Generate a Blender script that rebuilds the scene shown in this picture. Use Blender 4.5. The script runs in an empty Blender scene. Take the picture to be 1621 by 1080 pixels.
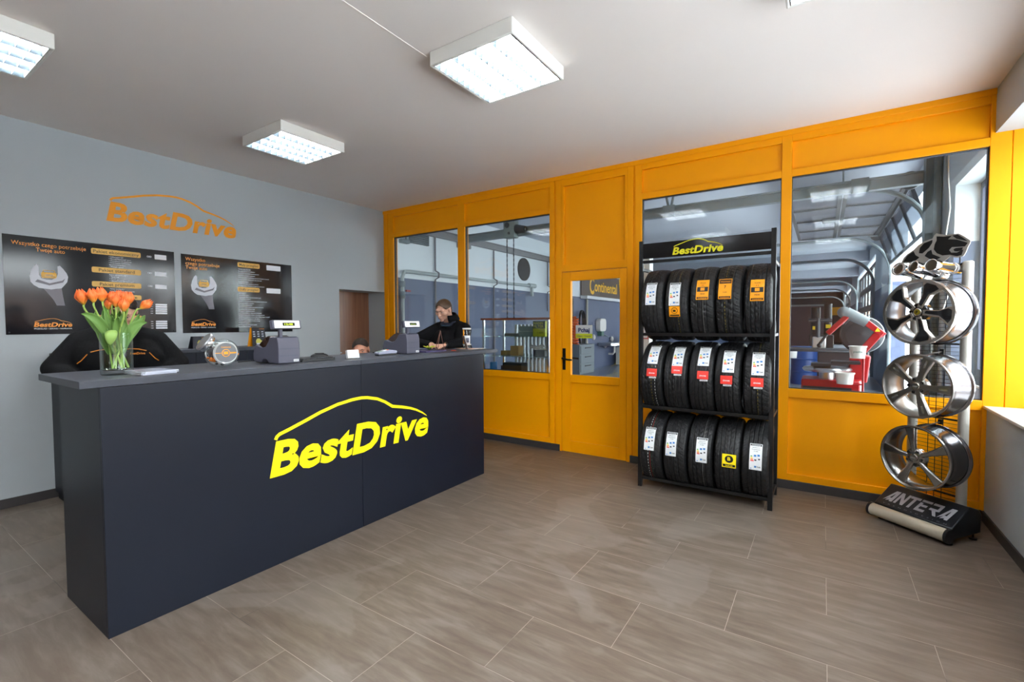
import bpy, bmesh, math, random
from mathutils import Vector, Matrix, Euler
import numpy as np

R = math.radians
SC = bpy.context.scene
COL = SC.collection
random.seed(7)

# ------------------------------------------------------------------ camera
FPX = 740.275
yaw, pitch, roll = 0.58767649, -0.03542774, -0.00400791
_f = Vector((-math.sin(yaw) * math.cos(pitch), math.cos(yaw) * math.cos(pitch), math.sin(pitch)))
_r = Vector((math.cos(yaw), math.sin(yaw), 0))
_u = _r.cross(_f)
_r2 = _r * math.cos(roll) + _u * math.sin(roll)
_u2 = _r2.cross(_f)
cam_d = bpy.data.cameras.new('camera')
cam_d.sensor_width = 36
cam_d.lens = FPX / 1621 * 36
cam_d.clip_start = 0.05
cam = bpy.data.objects.new('camera', cam_d)
COL.objects.link(cam)
cam.matrix_world = Matrix(((_r2.x, _u2.x, -_f.x, 0), (_r2.y, _u2.y, -_f.y, 0), (_r2.z, _u2.z, -_f.z, 1.44), (0, 0, 0, 1)))
SC.camera = cam

# ------------------------------------------------------------------ sky and exposure
W = bpy.data.worlds.new('overcast sky')
SC.world = W
W.use_nodes = True
bg = W.node_tree.nodes['Background']
bg.inputs[0].default_value = (0.90, 0.955, 1.0, 1)
bg.inputs[1].default_value = 15.0
SC.view_settings.view_transform = 'Standard'
SC.view_settings.look = 'None'
SC.view_settings.gamma = 1
SC.view_settings.use_curve_mapping = False
SC.view_settings.exposure = -0.12
SC.cycles.max_bounces = 8
SC.cycles.diffuse_bounces = 4
SC.cycles.glossy_bounces = 5
SC.cycles.transparent_max_bounces = 16
SC.cycles.caustics_reflective = False
SC.cycles.caustics_refractive = False
SC.cycles.sample_clamp_indirect = 40.0
LAMP_POWER = 42.0      # radiance of the fluorescent tubes


def portal(name, loc, rot, sx, sy):
    d = bpy.data.lights.new(name, 'AREA')
    d.shape = 'RECTANGLE'
    d.size = sx
    d.size_y = sy
    d.cycles.is_portal = True
    o = bpy.data.objects.new(name, d)
    o.location = loc
    o.rotation_euler = rot
    COL.objects.link(o)


# room dimensions
XL, XR, YF, YB, ZC = -5.37, 0.99, 4.69, -3.2, 3.09
WIN = [(-2.9, -0.5), (0.1, 2.7), (3.35, YF)]       # window openings of the right wall
SILL, HEAD, WX = 0.838, 2.78, 1.34
for a, b in WIN:
    portal('window_portal', (WX + 0.06, (a + b) / 2, (SILL + HEAD) / 2), (0, R(90), 0), HEAD - SILL, b - a)


# ------------------------------------------------------------------ materials
def srgb(r, g, b):
    return tuple(((c / 255) / 12.92 if c / 255 <= 0.04045 else ((c / 255 + 0.055) / 1.055) ** 2.4) for c in (r, g, b)) + (1,)


MATS = {}


def mat(name, col=(0.5, 0.5, 0.5, 1), rough=0.5, metal=0.0, noise=0.0, nscale=20, bump=0.0, spec=0.5, coat=0.0, trans=0.0, ior=1.45,
        emit=None, estr=0.0, alpha=1.0, sheen=0.0):
    """a procedural material: principled with a noise that varies colour a little and roughens the surface"""
    if name in MATS:
        return MATS[name]
    m = bpy.data.materials.new(name)
    m.use_nodes = True
    nt = m.node_tree
    p = nt.nodes['Principled BSDF']
    p.inputs['Base Color'].default_value = col
    p.inputs['Roughness'].default_value = rough
    p.inputs['Metallic'].default_value = metal
    p.inputs['Specular IOR Level'].default_value = spec
    p.inputs['Coat Weight'].default_value = coat
    p.inputs['Transmission Weight'].default_value = trans
    p.inputs['IOR'].default_value = ior
    p.inputs['Alpha'].default_value = alpha
    p.inputs['Sheen Weight'].default_value = sheen
    if emit:
        p.inputs['Emission Color'].default_value = emit
        p.inputs['Emission Strength'].default_value = estr
    if noise > 0 or bump > 0:
        tc = nt.nodes.new('ShaderNodeTexCoord')
        n = nt.nodes.new('ShaderNodeTexNoise')
        n.inputs['Scale'].default_value = nscale
        n.inputs['Detail'].default_value = 5
        nt.links.new(tc.outputs['Object'], n.inputs['Vector'])
        if noise > 0:
            mr = nt.nodes.new('ShaderNodeMapRange')
            mr.inputs['To Min'].default_value = 1 - noise
            mr.inputs['To Max'].default_value = 1 + noise
            nt.links.new(n.outputs['Fac'], mr.inputs['Value'])
            mx = nt.nodes.new('ShaderNodeVectorMath')
            mx.operation = 'SCALE'
            mx.inputs[0].default_value = col[:3]
            nt.links.new(mr.outputs[0], mx.inputs['Scale'])
            nt.links.new(mx.outputs[0], p.inputs['Base Color'])
        if bump > 0:
            bp = nt.nodes.new('ShaderNodeBump')
            bp.inputs['Strength'].default_value = bump
            bp.inputs['Distance'].default_value = 0.01
            nt.links.new(n.outputs['Fac'], bp.inputs['Height'])
            nt.links.new(bp.outputs[0], p.inputs['Normal'])
    MATS[name] = m
    return m


def pane_mat(name, tint=(0.97, 0.985, 0.98, 1), ior=1.52):
    m = bpy.data.materials.new(name)
    m.use_nodes = True
    nt = m.node_tree
    nt.nodes.clear()
    out = nt.nodes.new('ShaderNodeOutputMaterial')
    mix = nt.nodes.new('ShaderNodeMixShader')
    fr = nt.nodes.new('ShaderNodeFresnel')
    geo = nt.nodes.new('ShaderNodeNewGeometry')
    sw = nt.nodes.new('ShaderNodeMapRange')          # same reflectance on both faces of the sheet
    sw.inputs['To Min'].default_value = ior
    sw.inputs['To Max'].default_value = 1 / ior
    nt.links.new(geo.outputs['Backfacing'], sw.inputs['Value'])
    nt.links.new(sw.outputs[0], fr.inputs['IOR'])
    tr = nt.nodes.new('ShaderNodeBsdfTransparent')
    tr.inputs[0].default_value = tint
    gl = nt.nodes.new('ShaderNodeBsdfGlossy')
    gl.inputs['Roughness'].default_value = 0.0
    nt.links.new(fr.outputs[0], mix.inputs[0])
    nt.links.new(tr.outputs[0], mix.inputs[1])
    nt.links.new(gl.outputs[0], mix.inputs[2])
    nt.links.new(mix.outputs[0], out.inputs[0])
    MATS[name] = m
    return m


PANE = pane_mat('window glass')
THIN = pane_mat('clear plastic', (0.95, 0.96, 0.96, 1), 1.4)

ORANGE = mat('orange paint', srgb(255, 166, 0), 0.4, noise=0.05, nscale=3, bump=0.015, spec=0.28)
WALLP = mat('grey wall paint', srgb(180, 187, 191), 0.75, noise=0.03, nscale=2, bump=0.02)
CEILP = mat('ceiling paint', srgb(238, 230, 225), 0.85, noise=0.03, nscale=1.5, bump=0.02)
BLACKM = mat('black powder coat', srgb(20, 21, 23), 0.35, noise=0.05)
DESKM = mat('graphite laminate', srgb(14, 19, 32), 0.42, noise=0.05, nscale=60, bump=0.02, spec=0.4)
DESKTOP = mat('graphite worktop', srgb(60, 63, 72), 0.42, noise=0.07, nscale=90, bump=0.03)
BASEB = mat('dark skirting', srgb(62, 58, 58), 0.5, noise=0.1, nscale=8)
WHITEP = mat('white enamel', srgb(232, 230, 224), 0.4, noise=0.03, nscale=6)
CHROME = mat('chrome', (0.85, 0.85, 0.86, 1), 0.08, 1.0, noise=0.02)
STEEL = mat('brushed steel', (0.55, 0.56, 0.57, 1), 0.3, 1.0, noise=0.06, nscale=40)
YELLOW = mat('yellow vinyl', srgb(255, 230, 0), 0.45, noise=0.03)
OVINYL = mat('orange vinyl', srgb(246, 158, 12), 0.4, noise=0.04)
PAPER = mat('white paper', srgb(240, 241, 243), 0.6, noise=0.03)


def floor_mat():
    m = bpy.data.materials.new('floor tiles')
    m.use_nodes = True
    nt = m.node_tree
    p = nt.nodes['Principled BSDF']
    N = nt.nodes.new
    L = nt.links.new
    tc = N('ShaderNodeTexCoord')
    mp = N('ShaderNodeMapping')
    mp.inputs['Location'].default_value = (1.565 + 16, -0.722 + 0.806 * 20, 0)
    L(tc.outputs['Object'], mp.inputs['Vector'])
    br = N('ShaderNodeTexBrick')
    br.inputs['Scale'].default_value = 1
    br.inputs['Brick Width'].default_value = 0.8
    br.inputs['Row Height'].default_value = 0.403
    br.inputs['Mortar Size'].default_value = 0.0013
    br.inputs['Mortar Smooth'].default_value = 0.3
    br.inputs['Color1'].default_value = (0, 0, 0, 1)
    br.inputs['Color2'].default_value = (1, 1, 1, 1)
    br.inputs['Mortar'].default_value = (0.5, 0.5, 0.5, 1)
    L(mp.outputs[0], br.inputs['Vector'])
    # streaks along the length of the tiles, shifted from tile to tile
    st = N('ShaderNodeMapping')
    st.inputs['Scale'].default_value = (1.5, 9, 1)
    sh = N('ShaderNodeVectorMath')
    sh.operation = 'ADD'
    sc = N('ShaderNodeVectorMath')
    sc.operation = 'SCALE'
    sc.inputs['Scale'].default_value = 7
    L(br.outputs['Color'], sc.inputs[0])
    L(tc.outputs['Object'], sh.inputs[0])
    L(sc.outputs[0], sh.inputs[1])
    L(sh.outputs[0], st.inputs['Vector'])
    n1 = N('ShaderNodeTexNoise')
    n1.inputs['Scale'].default_value = 2.2
    n1.inputs['Detail'].default_value = 8
    n1.inputs['Roughness'].default_value = 0.62
    n1.inputs['Distortion'].default_value = 0.4
    L(st.outputs[0], n1.inputs['Vector'])
    cr = N('ShaderNodeValToRGB')
    cr.color_ramp.elements[0].position = 0.34
    cr.color_ramp.elements[0].color = srgb(90, 77, 66)
    cr.color_ramp.elements[1].position = 0.68
    cr.color_ramp.elements[1].color = srgb(117, 107, 97)
    e = cr.color_ramp.elements.new(0.5)
    e.color = srgb(102, 90, 79)
    L(n1.outputs['Fac'], cr.inputs[0])
    # dried wet patches and scuffs
    n2 = N('ShaderNodeTexNoise')
    n2.inputs['Scale'].default_value = 1.15
    n2.inputs['Detail'].default_value = 4
    n2.inputs['Distortion'].default_value = 0.8
    L(tc.outputs['Object'], n2.inputs['Vector'])
    c2 = N('ShaderNodeValToRGB')
    c2.color_ramp.elements[0].position = 0.56
    c2.color_ramp.elements[0].color = (0, 0, 0, 1)
    c2.color_ramp.elements[1].position = 0.585
    c2.color_ramp.elements[1].color = (0.32, 0.32, 0.32, 1)
    L(n2.outputs['Fac'], c2.inputs[0])
    mx = N('ShaderNodeMix')
    mx.data_type = 'RGBA'
    L(c2.outputs[0], mx.inputs[0])
    L(cr.outputs[0], mx.inputs[6])
    mx.inputs[7].default_value = srgb(126, 118, 110)
    # grout: mostly light, dark where it has lost its filling
    n3 = N('ShaderNodeTexNoise')
    n3.inputs['Scale'].default_value = 1.6
    L(tc.outputs['Object'], n3.inputs['Vector'])
    c3 = N('ShaderNodeValToRGB')
    c3.color_ramp.elements[0].position = 0.40
    c3.color_ramp.elements[0].color = srgb(66, 58, 54)
    c3.color_ramp.elements[1].position = 0.46
    c3.color_ramp.elements[1].color = srgb(160, 150, 138)
    L(n3.outputs['Fac'], c3.inputs[0])
    mg = N('ShaderNodeMix')
    mg.data_type = 'RGBA'
    L(br.outputs['Fac'], mg.inputs[0])
    L(mx.outputs[2], mg.inputs[6])
    L(c3.outputs[0], mg.inputs[7])
    L(mg.outputs[2], p.inputs['Base Color'])
    rr = N('ShaderNodeMapRange')
    rr.inputs['To Min'].default_value = 0.34
    rr.inputs['To Max'].default_value = 0.52
    L(n1.outputs['Fac'], rr.inputs['Value'])
    L(rr.outputs[0], p.inputs['Roughness'])
    bp = N('ShaderNodeBump')
    bp.inputs['Strength'].default_value = 0.12
    bp.inputs['Distance'].default_value = 0.004
    L(n1.outputs['Fac'], bp.inputs['Height'])
    L(bp.outputs[0], p.inputs['Normal'])
    return m


def two_tone(name, zc, low, high, rough=0.5):
    """wall painted in one colour up to a height zc and another above it"""
    m = bpy.data.materials.new(name)
    m.use_nodes = True
    nt = m.node_tree
    p = nt.nodes['Principled BSDF']
    g = nt.nodes.new('ShaderNodeNewGeometry')
    s = nt.nodes.new('ShaderNodeSeparateXYZ')
    nt.links.new(g.outputs['Position'], s.inputs[0])
    c = nt.nodes.new('ShaderNodeMath')
    c.operation = 'GREATER_THAN'
    c.inputs[1].default_value = zc
    nt.links.new(s.outputs['Z'], c.inputs[0])
    n = nt.nodes.new('ShaderNodeTexNoise')
    n.inputs['Scale'].default_value = 1.5
    mx = nt.nodes.new('ShaderNodeMix')
    mx.data_type = 'RGBA'
    mx.inputs[6].default_value = low
    mx.inputs[7].default_value = high
    nt.links.new(c.outputs[0], mx.inputs[0])
    mr = nt.nodes.new('ShaderNodeMapRange')
    mr.inputs['To Min'].default_value = 0.92
    mr.inputs['To Max'].default_value = 1.06
    nt.links.new(n.outputs['Fac'], mr.inputs['Value'])
    vm = nt.nodes.new('ShaderNodeVectorMath')
    vm.operation = 'SCALE'
    nt.links.new(mx.outputs[2], vm.inputs[0])
    nt.links.new(mr.outputs[0], vm.inputs['Scale'])
    nt.links.new(vm.outputs[0], p.inputs['Base Color'])
    p.inputs['Roughness'].default_value = rough
    return m


def wood_mat(name, c1, c2, rough=0.35, axis='Z'):
    m = bpy.data.materials.new(name)
    m.use_nodes = True
    nt = m.node_tree
    p = nt.nodes['Principled BSDF']
    tc = nt.nodes.new('ShaderNodeTexCoord')
    mp = nt.nodes.new('ShaderNodeMapping')
    mp.inputs['Scale'].default_value = (30, 30, 1.2) if axis == 'Z' else (1.2, 30, 30)
    nt.links.new(tc.outputs['Object'], mp.inputs['Vector'])
    n = nt.nodes.new('ShaderNodeTexNoise')
    n.inputs['Scale'].default_value = 1
    n.inputs['Detail'].default_value = 6
    nt.links.new(mp.outputs[0], n.inputs['Vector'])
    cr = nt.nodes.new('ShaderNodeValToRGB')
    cr.color_ramp.elements[0].position = 0.3
    cr.color_ramp.elements[0].color = c1
    cr.color_ramp.elements[1].position = 0.7
    cr.color_ramp.elements[1].color = c2
    nt.links.new(n.outputs['Fac'], cr.inputs[0])
    nt.links.new(cr.outputs[0], p.inputs['Base Color'])
    p.inputs['Roughness'].default_value = rough
    return m


# ------------------------------------------------------------------ mesh building
class MB:
    """collects simple shapes; build() links them as ONE mesh object"""

    def __init__(self):
        self.v = []
        self.f = []
        self.m = []
        self.cur = 0

    def add(self, vs, fs, M=None):
        o = len(self.v)
        for p in vs:
            p = Vector(p)
            self.v.append(M @ p if M is not None else p)
        for f in fs:
            self.f.append([i + o for i in f])
            self.m.append(self.cur)
        return self

    def box(self, x0, x1, y0, y1, z0, z1, M=None):
        vs = [(x, y, z) for z in (z0, z1) for y in (y0, y1) for x in (x0, x1)]
        fs = [(0, 2, 3, 1), (4, 5, 7, 6), (0, 1, 5, 4), (2, 6, 7, 3), (0, 4, 6, 2), (1, 3, 7, 5)]
        return self.add(vs, fs, M)

    def prism(self, pts, z0, z1, M=None):
        """polygon in local XY, counter-clockwise, extruded z0..z1"""
        n = len(pts)
        vs = [(p[0], p[1], z0) for p in pts] + [(p[0], p[1], z1) for p in pts]
        fs = [tuple(reversed(range(n))), tuple(range(n, 2 * n))]
        fs += [(i, (i + 1) % n, n + (i + 1) % n, n + i) for i in range(n)]
        return self.add(vs, fs, M)

    def tube(self, a, b, r, r2=None, n=12, cap=True, M=None):
        a, b = Vector(a), Vector(b)
        r2 = r if r2 is None else r2
        d = (b - a)
        if d.length < 1e-7:
            return self
        q = d.to_track_quat('Z', 'Y')
        vs = []
        for p, rr in ((a, r), (b, r2)):
            for i in range(n):
                t = 2 * math.pi * i / n
                vs.append(p + q @ Vector((rr * math.cos(t), rr * math.sin(t), 0)))
        fs = [(i, (i + 1) % n, n + (i + 1) % n, n + i) for i in range(n)]
        if cap:
            fs += [tuple(reversed(range(n))), tuple(range(n, 2 * n))]
        return self.add(vs, fs, M)

    def sweep(self, pts, r, n=10, M=None, cap=True, closed=False):
        """round tube along a polyline; r a number or list"""
        pts = [Vector(p) for p in pts]
        k = len(pts)
        rs = r if isinstance(r, (list, tuple)) else [r] * k
        vs, fs = [], []
        prev = None
        for i, p in enumerate(pts):
            if closed:
                d = (pts[(i + 1) % k] - pts[i - 1])
            else:
                d = (pts[min(i + 1, k - 1)] - pts[max(i - 1, 0)])
            d.normalize()
            if prev is None:
                u = d.orthogonal().normalized()
            else:
                u = (prev - d * prev.dot(d)).normalized()
            prev = u
            w = d.cross(u)
            for j in range(n):
                t = 2 * math.pi * j / n
                vs.append(p + (u * math.cos(t) + w * math.sin(t)) * rs[i])
        for i in range(k if closed else k - 1):
            a, b = i * n, ((i + 1) % k) * n
            for j in range(n):
                fs.append((a + j, a + (j + 1) % n, b + (j + 1) % n, b + j))
        if cap and not closed:
            fs += [tuple(reversed(range(n))), tuple(range((k - 1) * n, k * n))]
        return self.add(vs, fs, M)

    def lathe(self, prof, n=32, M=None, closed=False):
        """profile of (r, z) turned round the local Z axis"""
        k = len(prof)
        vs = []
        for (r, z) in prof:
            for j in range(n):
                t = 2 * math.pi * j / n
                vs.append((r * math.cos(t), r * math.sin(t), z))
        fs = []
        for i in range(k if closed else k - 1):
            a, b = i * n, ((i + 1) % k) * n
            for j in range(n):
                fs.append((a + j, a + (j + 1) % n, b + (j + 1) % n, b + j))
        if not closed:
            if prof[0][0] > 1e-6:
                fs.append(tuple(reversed(range(n))))
            if prof[-1][0] > 1e-6:
                fs.append(tuple(range((k - 1) * n, k * n)))
        return self.add(vs, fs, M)

    def ball(self, c, r, n=16, k=10, M=None):
        rx, ry, rz = (r, r, r) if isinstance(r, (int, float)) else r
        c = Vector(c)
        vs = [c + Vector((0, 0, -rz))]
        for i in range(1, k):
            ph = -math.pi / 2 + math.pi * i / k
            for j in range(n):
                t = 2 * math.pi * j / n
                vs.append(c + Vector((rx * math.cos(ph) * math.cos(t), ry * math.cos(ph) * math.sin(t), rz * math.sin(ph))))
        vs.append(c + Vector((0, 0, rz)))
        fs = [(0, 1 + (j + 1) % n, 1 + j) for j in range(n)]
        for i in range(k - 2):
            a, b = 1 + i * n, 1 + (i + 1) * n
            for j in range(n):
                fs.append((a + j, a + (j + 1) % n, b + (j + 1) % n, b + j))
        a = 1 + (k - 2) * n
        t = len(vs) - 1
        fs += [(a + j, a + (j + 1) % n, t) for j in range(n)]
        return self.add(vs, fs, M)

    def sheet(self, pts, nu, nv, M=None):
        """grid of points pts[v*nu+u]"""
        fs = [(j * nu + i, j * nu + i + 1, (j + 1) * nu + i + 1, (j + 1) * nu + i) for j in range(nv - 1) for i in range(nu - 1)]
        return self.add(pts, fs, M)

    def mesh(self, name, mats, smooth=35):
        me = bpy.data.meshes.new(name)
        me.from_pydata([tuple(p) for p in self.v], [], self.f)
        for mm in (mats if isinstance(mats, (list, tuple)) else [mats]):
            me.materials.append(mm)
        me.polygons.foreach_set('material_index', self.m)
        bm = bmesh.new()
        bm.from_mesh(me)
        bmesh.ops.recalc_face_normals(bm, faces=bm.faces)
        bm.to_mesh(me)
        bm.free()
        if smooth:
            me.polygons.foreach_set('use_smooth', [True] * len(me.polygons))
            me.set_sharp_from_angle(angle=R(smooth))
        me.update()
        return me

    def build(self, name, mats, parent=None, bevel=0.0, smooth=35, seg=2, solid=0.0, sub=0):
        o = bpy.data.objects.new(name, self.mesh(name, mats, smooth))
        COL.objects.link(o)
        if parent is not None:
            o.parent = parent
        if solid:
            s = o.modifiers.new('thickness', 'SOLIDIFY')
            s.thickness = solid
            s.offset = 0
        if sub:
            s = o.modifiers.new('smooth', 'SUBSURF')
            s.levels = s.render_levels = sub
        if bevel:
            b = o.modifiers.new('bevel', 'BEVEL')
            b.width = bevel
            b.segments = seg
            b.limit_method = 'ANGLE'
            b.angle_limit = R(40)
        return o


def empty(name, loc=(0, 0, 0), rz=0.0):
    o = bpy.data.objects.new(name, None)
    o.empty_display_size = 0.1
    COL.objects.link(o)
    o.location = loc
    o.rotation_euler = (0, 0, rz)
    return o


def tag(o, label=None, cat=None, group=None, kind=None):
    if label:
        o['label'] = label
    if cat:
        o['category'] = cat
    if group:
        o['group'] = group
    if kind:
        o['kind'] = kind
    return o


def thing(name, loc, label, cat, group=None, rz=0.0):
    return tag(empty(name, loc, rz), label, cat, group)


def struct(o):
    o['kind'] = 'structure'
    return o


def copy_tree(o, parent=None):
    kids = [c for c in bpy.data.objects if c.parent == o]
    c = o.copy()
    COL.objects.link(c)
    if parent is not None:
        c.parent = parent
        c.matrix_parent_inverse = o.matrix_parent_inverse.copy()
    for ch in kids:
        copy_tree(ch, c)
    return c


def frame(o, x, y):
    """matrix with origin o, local X along x, local Y along y"""
    x, y = Vector(x).normalized(), Vector(y).normalized()
    z = x.cross(y).normalized()
    y = z.cross(x)
    return Matrix(((x.x, y.x, z.x, o[0]), (x.y, y.y, z.y, o[1]), (x.z, y.z, z.z, o[2]), (0, 0, 0, 1)))


# --- lettering: built-in font turned into meshes
def text_geo(s, bold=0.0, spacing=1.0):
    cu = bpy.data.curves.new('lettering', 'FONT')
    cu.body = s
    cu.offset = bold
    cu.resolution_u = 3
    cu.space_character = spacing
    o = bpy.data.objects.new('lettering', cu)
    me = o.to_mesh()
    vs = [tuple(v.co) for v in me.vertices]
    fs = [tuple(p.vertices) for p in me.polygons]
    o.to_mesh_clear()
    bpy.data.objects.remove(o)
    bpy.data.curves.remove(cu)
    return vs, fs


def text_into(mb, s, M, x, y, h, width=None, bold=0.012, shear=0.0, align='L', spacing=1.0, lift=0.0):
    """flat lettering: cap height h, baseline at (x, y) of the frame M; width stretches it"""
    vs, fs = text_geo(s, bold, spacing)
    if not vs:
        return
    cap = 0.70
    xs = [v[0] for v in vs]
    x0, x1 = min(xs), max(xs)
    k = h / cap
    kx = k if width is None else width / (x1 - x0)
    w = (x1 - x0) * kx
    ox = x if align == 'L' else (x - w / 2 if align == 'C' else x - w)
    mb.add([(ox + (v[0] - x0) * kx + v[1] * k * shear, y + v[1] * k, lift) for v in vs], fs, M)


CAR = [(0.03, 0.159), (0.037, 0.172), (0.049, 0.181), (0.1, 0.196), (0.175, 0.220), (0.254, 0.247), (0.353, 0.272), (0.443, 0.284),
       (0.50, 0.286), (0.539, 0.282), (0.606, 0.266), (0.659, 0.242), (0.713, 0.209), (0.788, 0.194), (0.85, 0.178), (0.90, 0.160), (0.95, 0.135), (0.987, 0.111)]
THK = [0.008] * 12 + [0.0085, 0.008, 0.007, 0.006, 0.0045, 0.002]


def logo_into(mb, M, x, y, w, lift=0.0):
    """slanted bold word under the outline of a car roof"""
    vs, fs = text_geo('BestDrive', 0.036, 1.03)
    xs = [v[0] + 0.18 * v[1] for v in vs]
    x0, x1 = min(xs), max(xs)
    ys = [v[1] for v in vs]
    cap = 0.72
    kx = w / (x1 - x0)
    ky = 0.152 * w / cap
    mb.add([(x + (v[0] + 0.18 * v[1] - x0) * kx, y + v[1] * ky, lift) for v in vs], fs, M)
    k = len(CAR)
    vs, fs = [], []
    for i, (a, b) in enumerate(CAR):
        d = Vector(CAR[min(i + 1, k - 1)]) - Vector(CAR[max(i - 1, 0)])
        d.normalize()
        t = THK[i]
        vs += [(x + (a - d.y * t) * w, y + (b + d.x * t) * w, lift), (x + (a + d.y * t) * w, y + (b - d.x * t) * w, lift)]
    fs = [(2 * i, 2 * i + 1, 2 * i + 3, 2 * i + 2) for i in range(k - 1)]
    mb.add(vs, fs, M)


def rrect(x0, x1, y0, y1, r, n=5):
    pts = []
    for cx, cy, a0 in ((x1 - r, y0 + r, -90), (x1 - r, y1 - r, 0), (x0 + r, y1 - r, 90), (x0 + r, y0 + r, 180)):
        for i in range(n + 1):
            a = R(a0 + 90 * i / n)
            pts.append((cx + r * math.cos(a), cy + r * math.sin(a)))
    return pts


# ================================================================== THE ROOM
def build_shell():
    b = MB()
    b.box(XL - 0.7, WX + 0.1, YB - 0.1, YF + 0.03, -0.1, 0)
    struct(b.build('floor', floor_mat()))
    b = MB()
    b.box(XL - 0.7, WX + 0.2, YB - 0.1, YF + 0.1, ZC, ZC + 0.15)
    struct(b.build('ceiling', CEILP))
    # left wall with the door niche beside the orange partition
    b = MB()
    b.box(XL - 0.15, XL, YB, 3.92, 0, ZC)
    b.box(XL - 0.15, XL, 3.92, YF + 0.08, 1.92, ZC)
    b.box(-5.80, XL - 0.15, 3.82, 3.92, 0, 2.0)
    b.box(-5.80, XL, YF + 0.005, YF + 0.08, 0, 1.92)
    b.box(-5.80, XL - 0.15, 3.82, YF + 0.08, 1.92, 2.0)
    struct(b.build('wall_left', WALLP))
    d = MB().box(-5.78, -5.73, 3.92, YF + 0.005, 0.01, 1.92).build('door_2', wood_mat('brown door veneer', srgb(128, 86, 62), srgb(156, 108, 80)))
    struct(d)
    hb = MB()
    hb.box(-5.728, -5.72, 4.03, 4.07, 0.93, 1.13)
    hb.tube((-5.72, 4.05, 1.05), (-5.68, 4.05, 1.05), 0.009)
    hb.tube((-5.68, 4.05, 1.05), (-5.68, 4.17, 1.05), 0.009)
    hb.build('handle', STEEL, d)
    # right wall: three window openings, beam above, sill below
    b = MB()
    b.box(XR, WX + 0.1, YB, YF, 0, SILL - 0.02)
    b.box(XR, WX + 0.1, YB, YF, HEAD, ZC)
    ys = [YB] + [v for w in WIN for v in w]
    for i in range(0, len(ys) - 1, 2):
        b.box(XR, WX + 0.1, ys[i], ys[i + 1], SILL - 0.02, HEAD)
    struct(b.build('wall_right', WALLP))
    sill = mat('grey window board', srgb(205, 203, 203), 0.4, noise=0.04)
    for i, (a, c) in enumerate(WIN):
        f = MB()
        z0, z1 = SILL, HEAD
        f.box(WX, WX + 0.06, a, c, z0, z0 + 0.07)
        f.box(WX, WX + 0.06, a, c, z1 - 0.07, z1)
        f.box(WX, WX + 0.06, a, a + 0.07, z0, z1)
        f.box(WX, WX + 0.06, c - 0.07, c, z0, z1)
        f.box(WX, WX + 0.06, (a + c) / 2 - 0.05, (a + c) / 2 + 0.05, z0, z1)
        w = struct(f.build('window_%d' % (i + 9), WHITEP, bevel=0.005))
        MB().box(WX + 0.025, WX + 0.035, a + 0.07, c - 0.07, z0 + 0.07, z1 - 0.07).build('pane', PANE, w)
        MB().box(XR - 0.02, WX, a, c, z0 - 0.02, z0).build('window_sill', sill, w, bevel=0.004)
    b = MB()
    b.box(XL - 0.15, WX + 0.1, YB - 0.15, YB, 0, ZC)
    struct(b.build('wall_back', mat('brown back wall', srgb(120, 78, 50), 0.6, noise=0.08, nscale=2)))
    # skirtings
    struct(MB().box(XL, XL + 0.012, YB, 3.92, 0, 0.075).build('baseboard_left', BASEB, bevel=0.003))
    struct(MB().box(XR - 0.012, XR, YB, YF - 0.01, 0, 0.075).build('baseboard_right', BASEB, bevel=0.003))
    b = MB()
    b.box(XL, -2.475, YF - 0.014, YF, 0, 0.075)
    b.box(-1.655, XR - 0.012, YF - 0.014, YF, 0, 0.075)
    struct(b.build('baseboard_front', BASEB, bevel=0.003))
    b = MB()
    b.tube((-2.06, YB, ZC - 0.001), (-2.06, 2.16, ZC - 0.001), 0.003, n=8)
    struct(b.build('trim_1', CEILP))


XW = [(-5.17, -3.965), (-3.85, -2.607), (-1.546, -0.322), (-0.246, 0.965)]
ZW0, ZW1 = 0.875, 2.695


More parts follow.
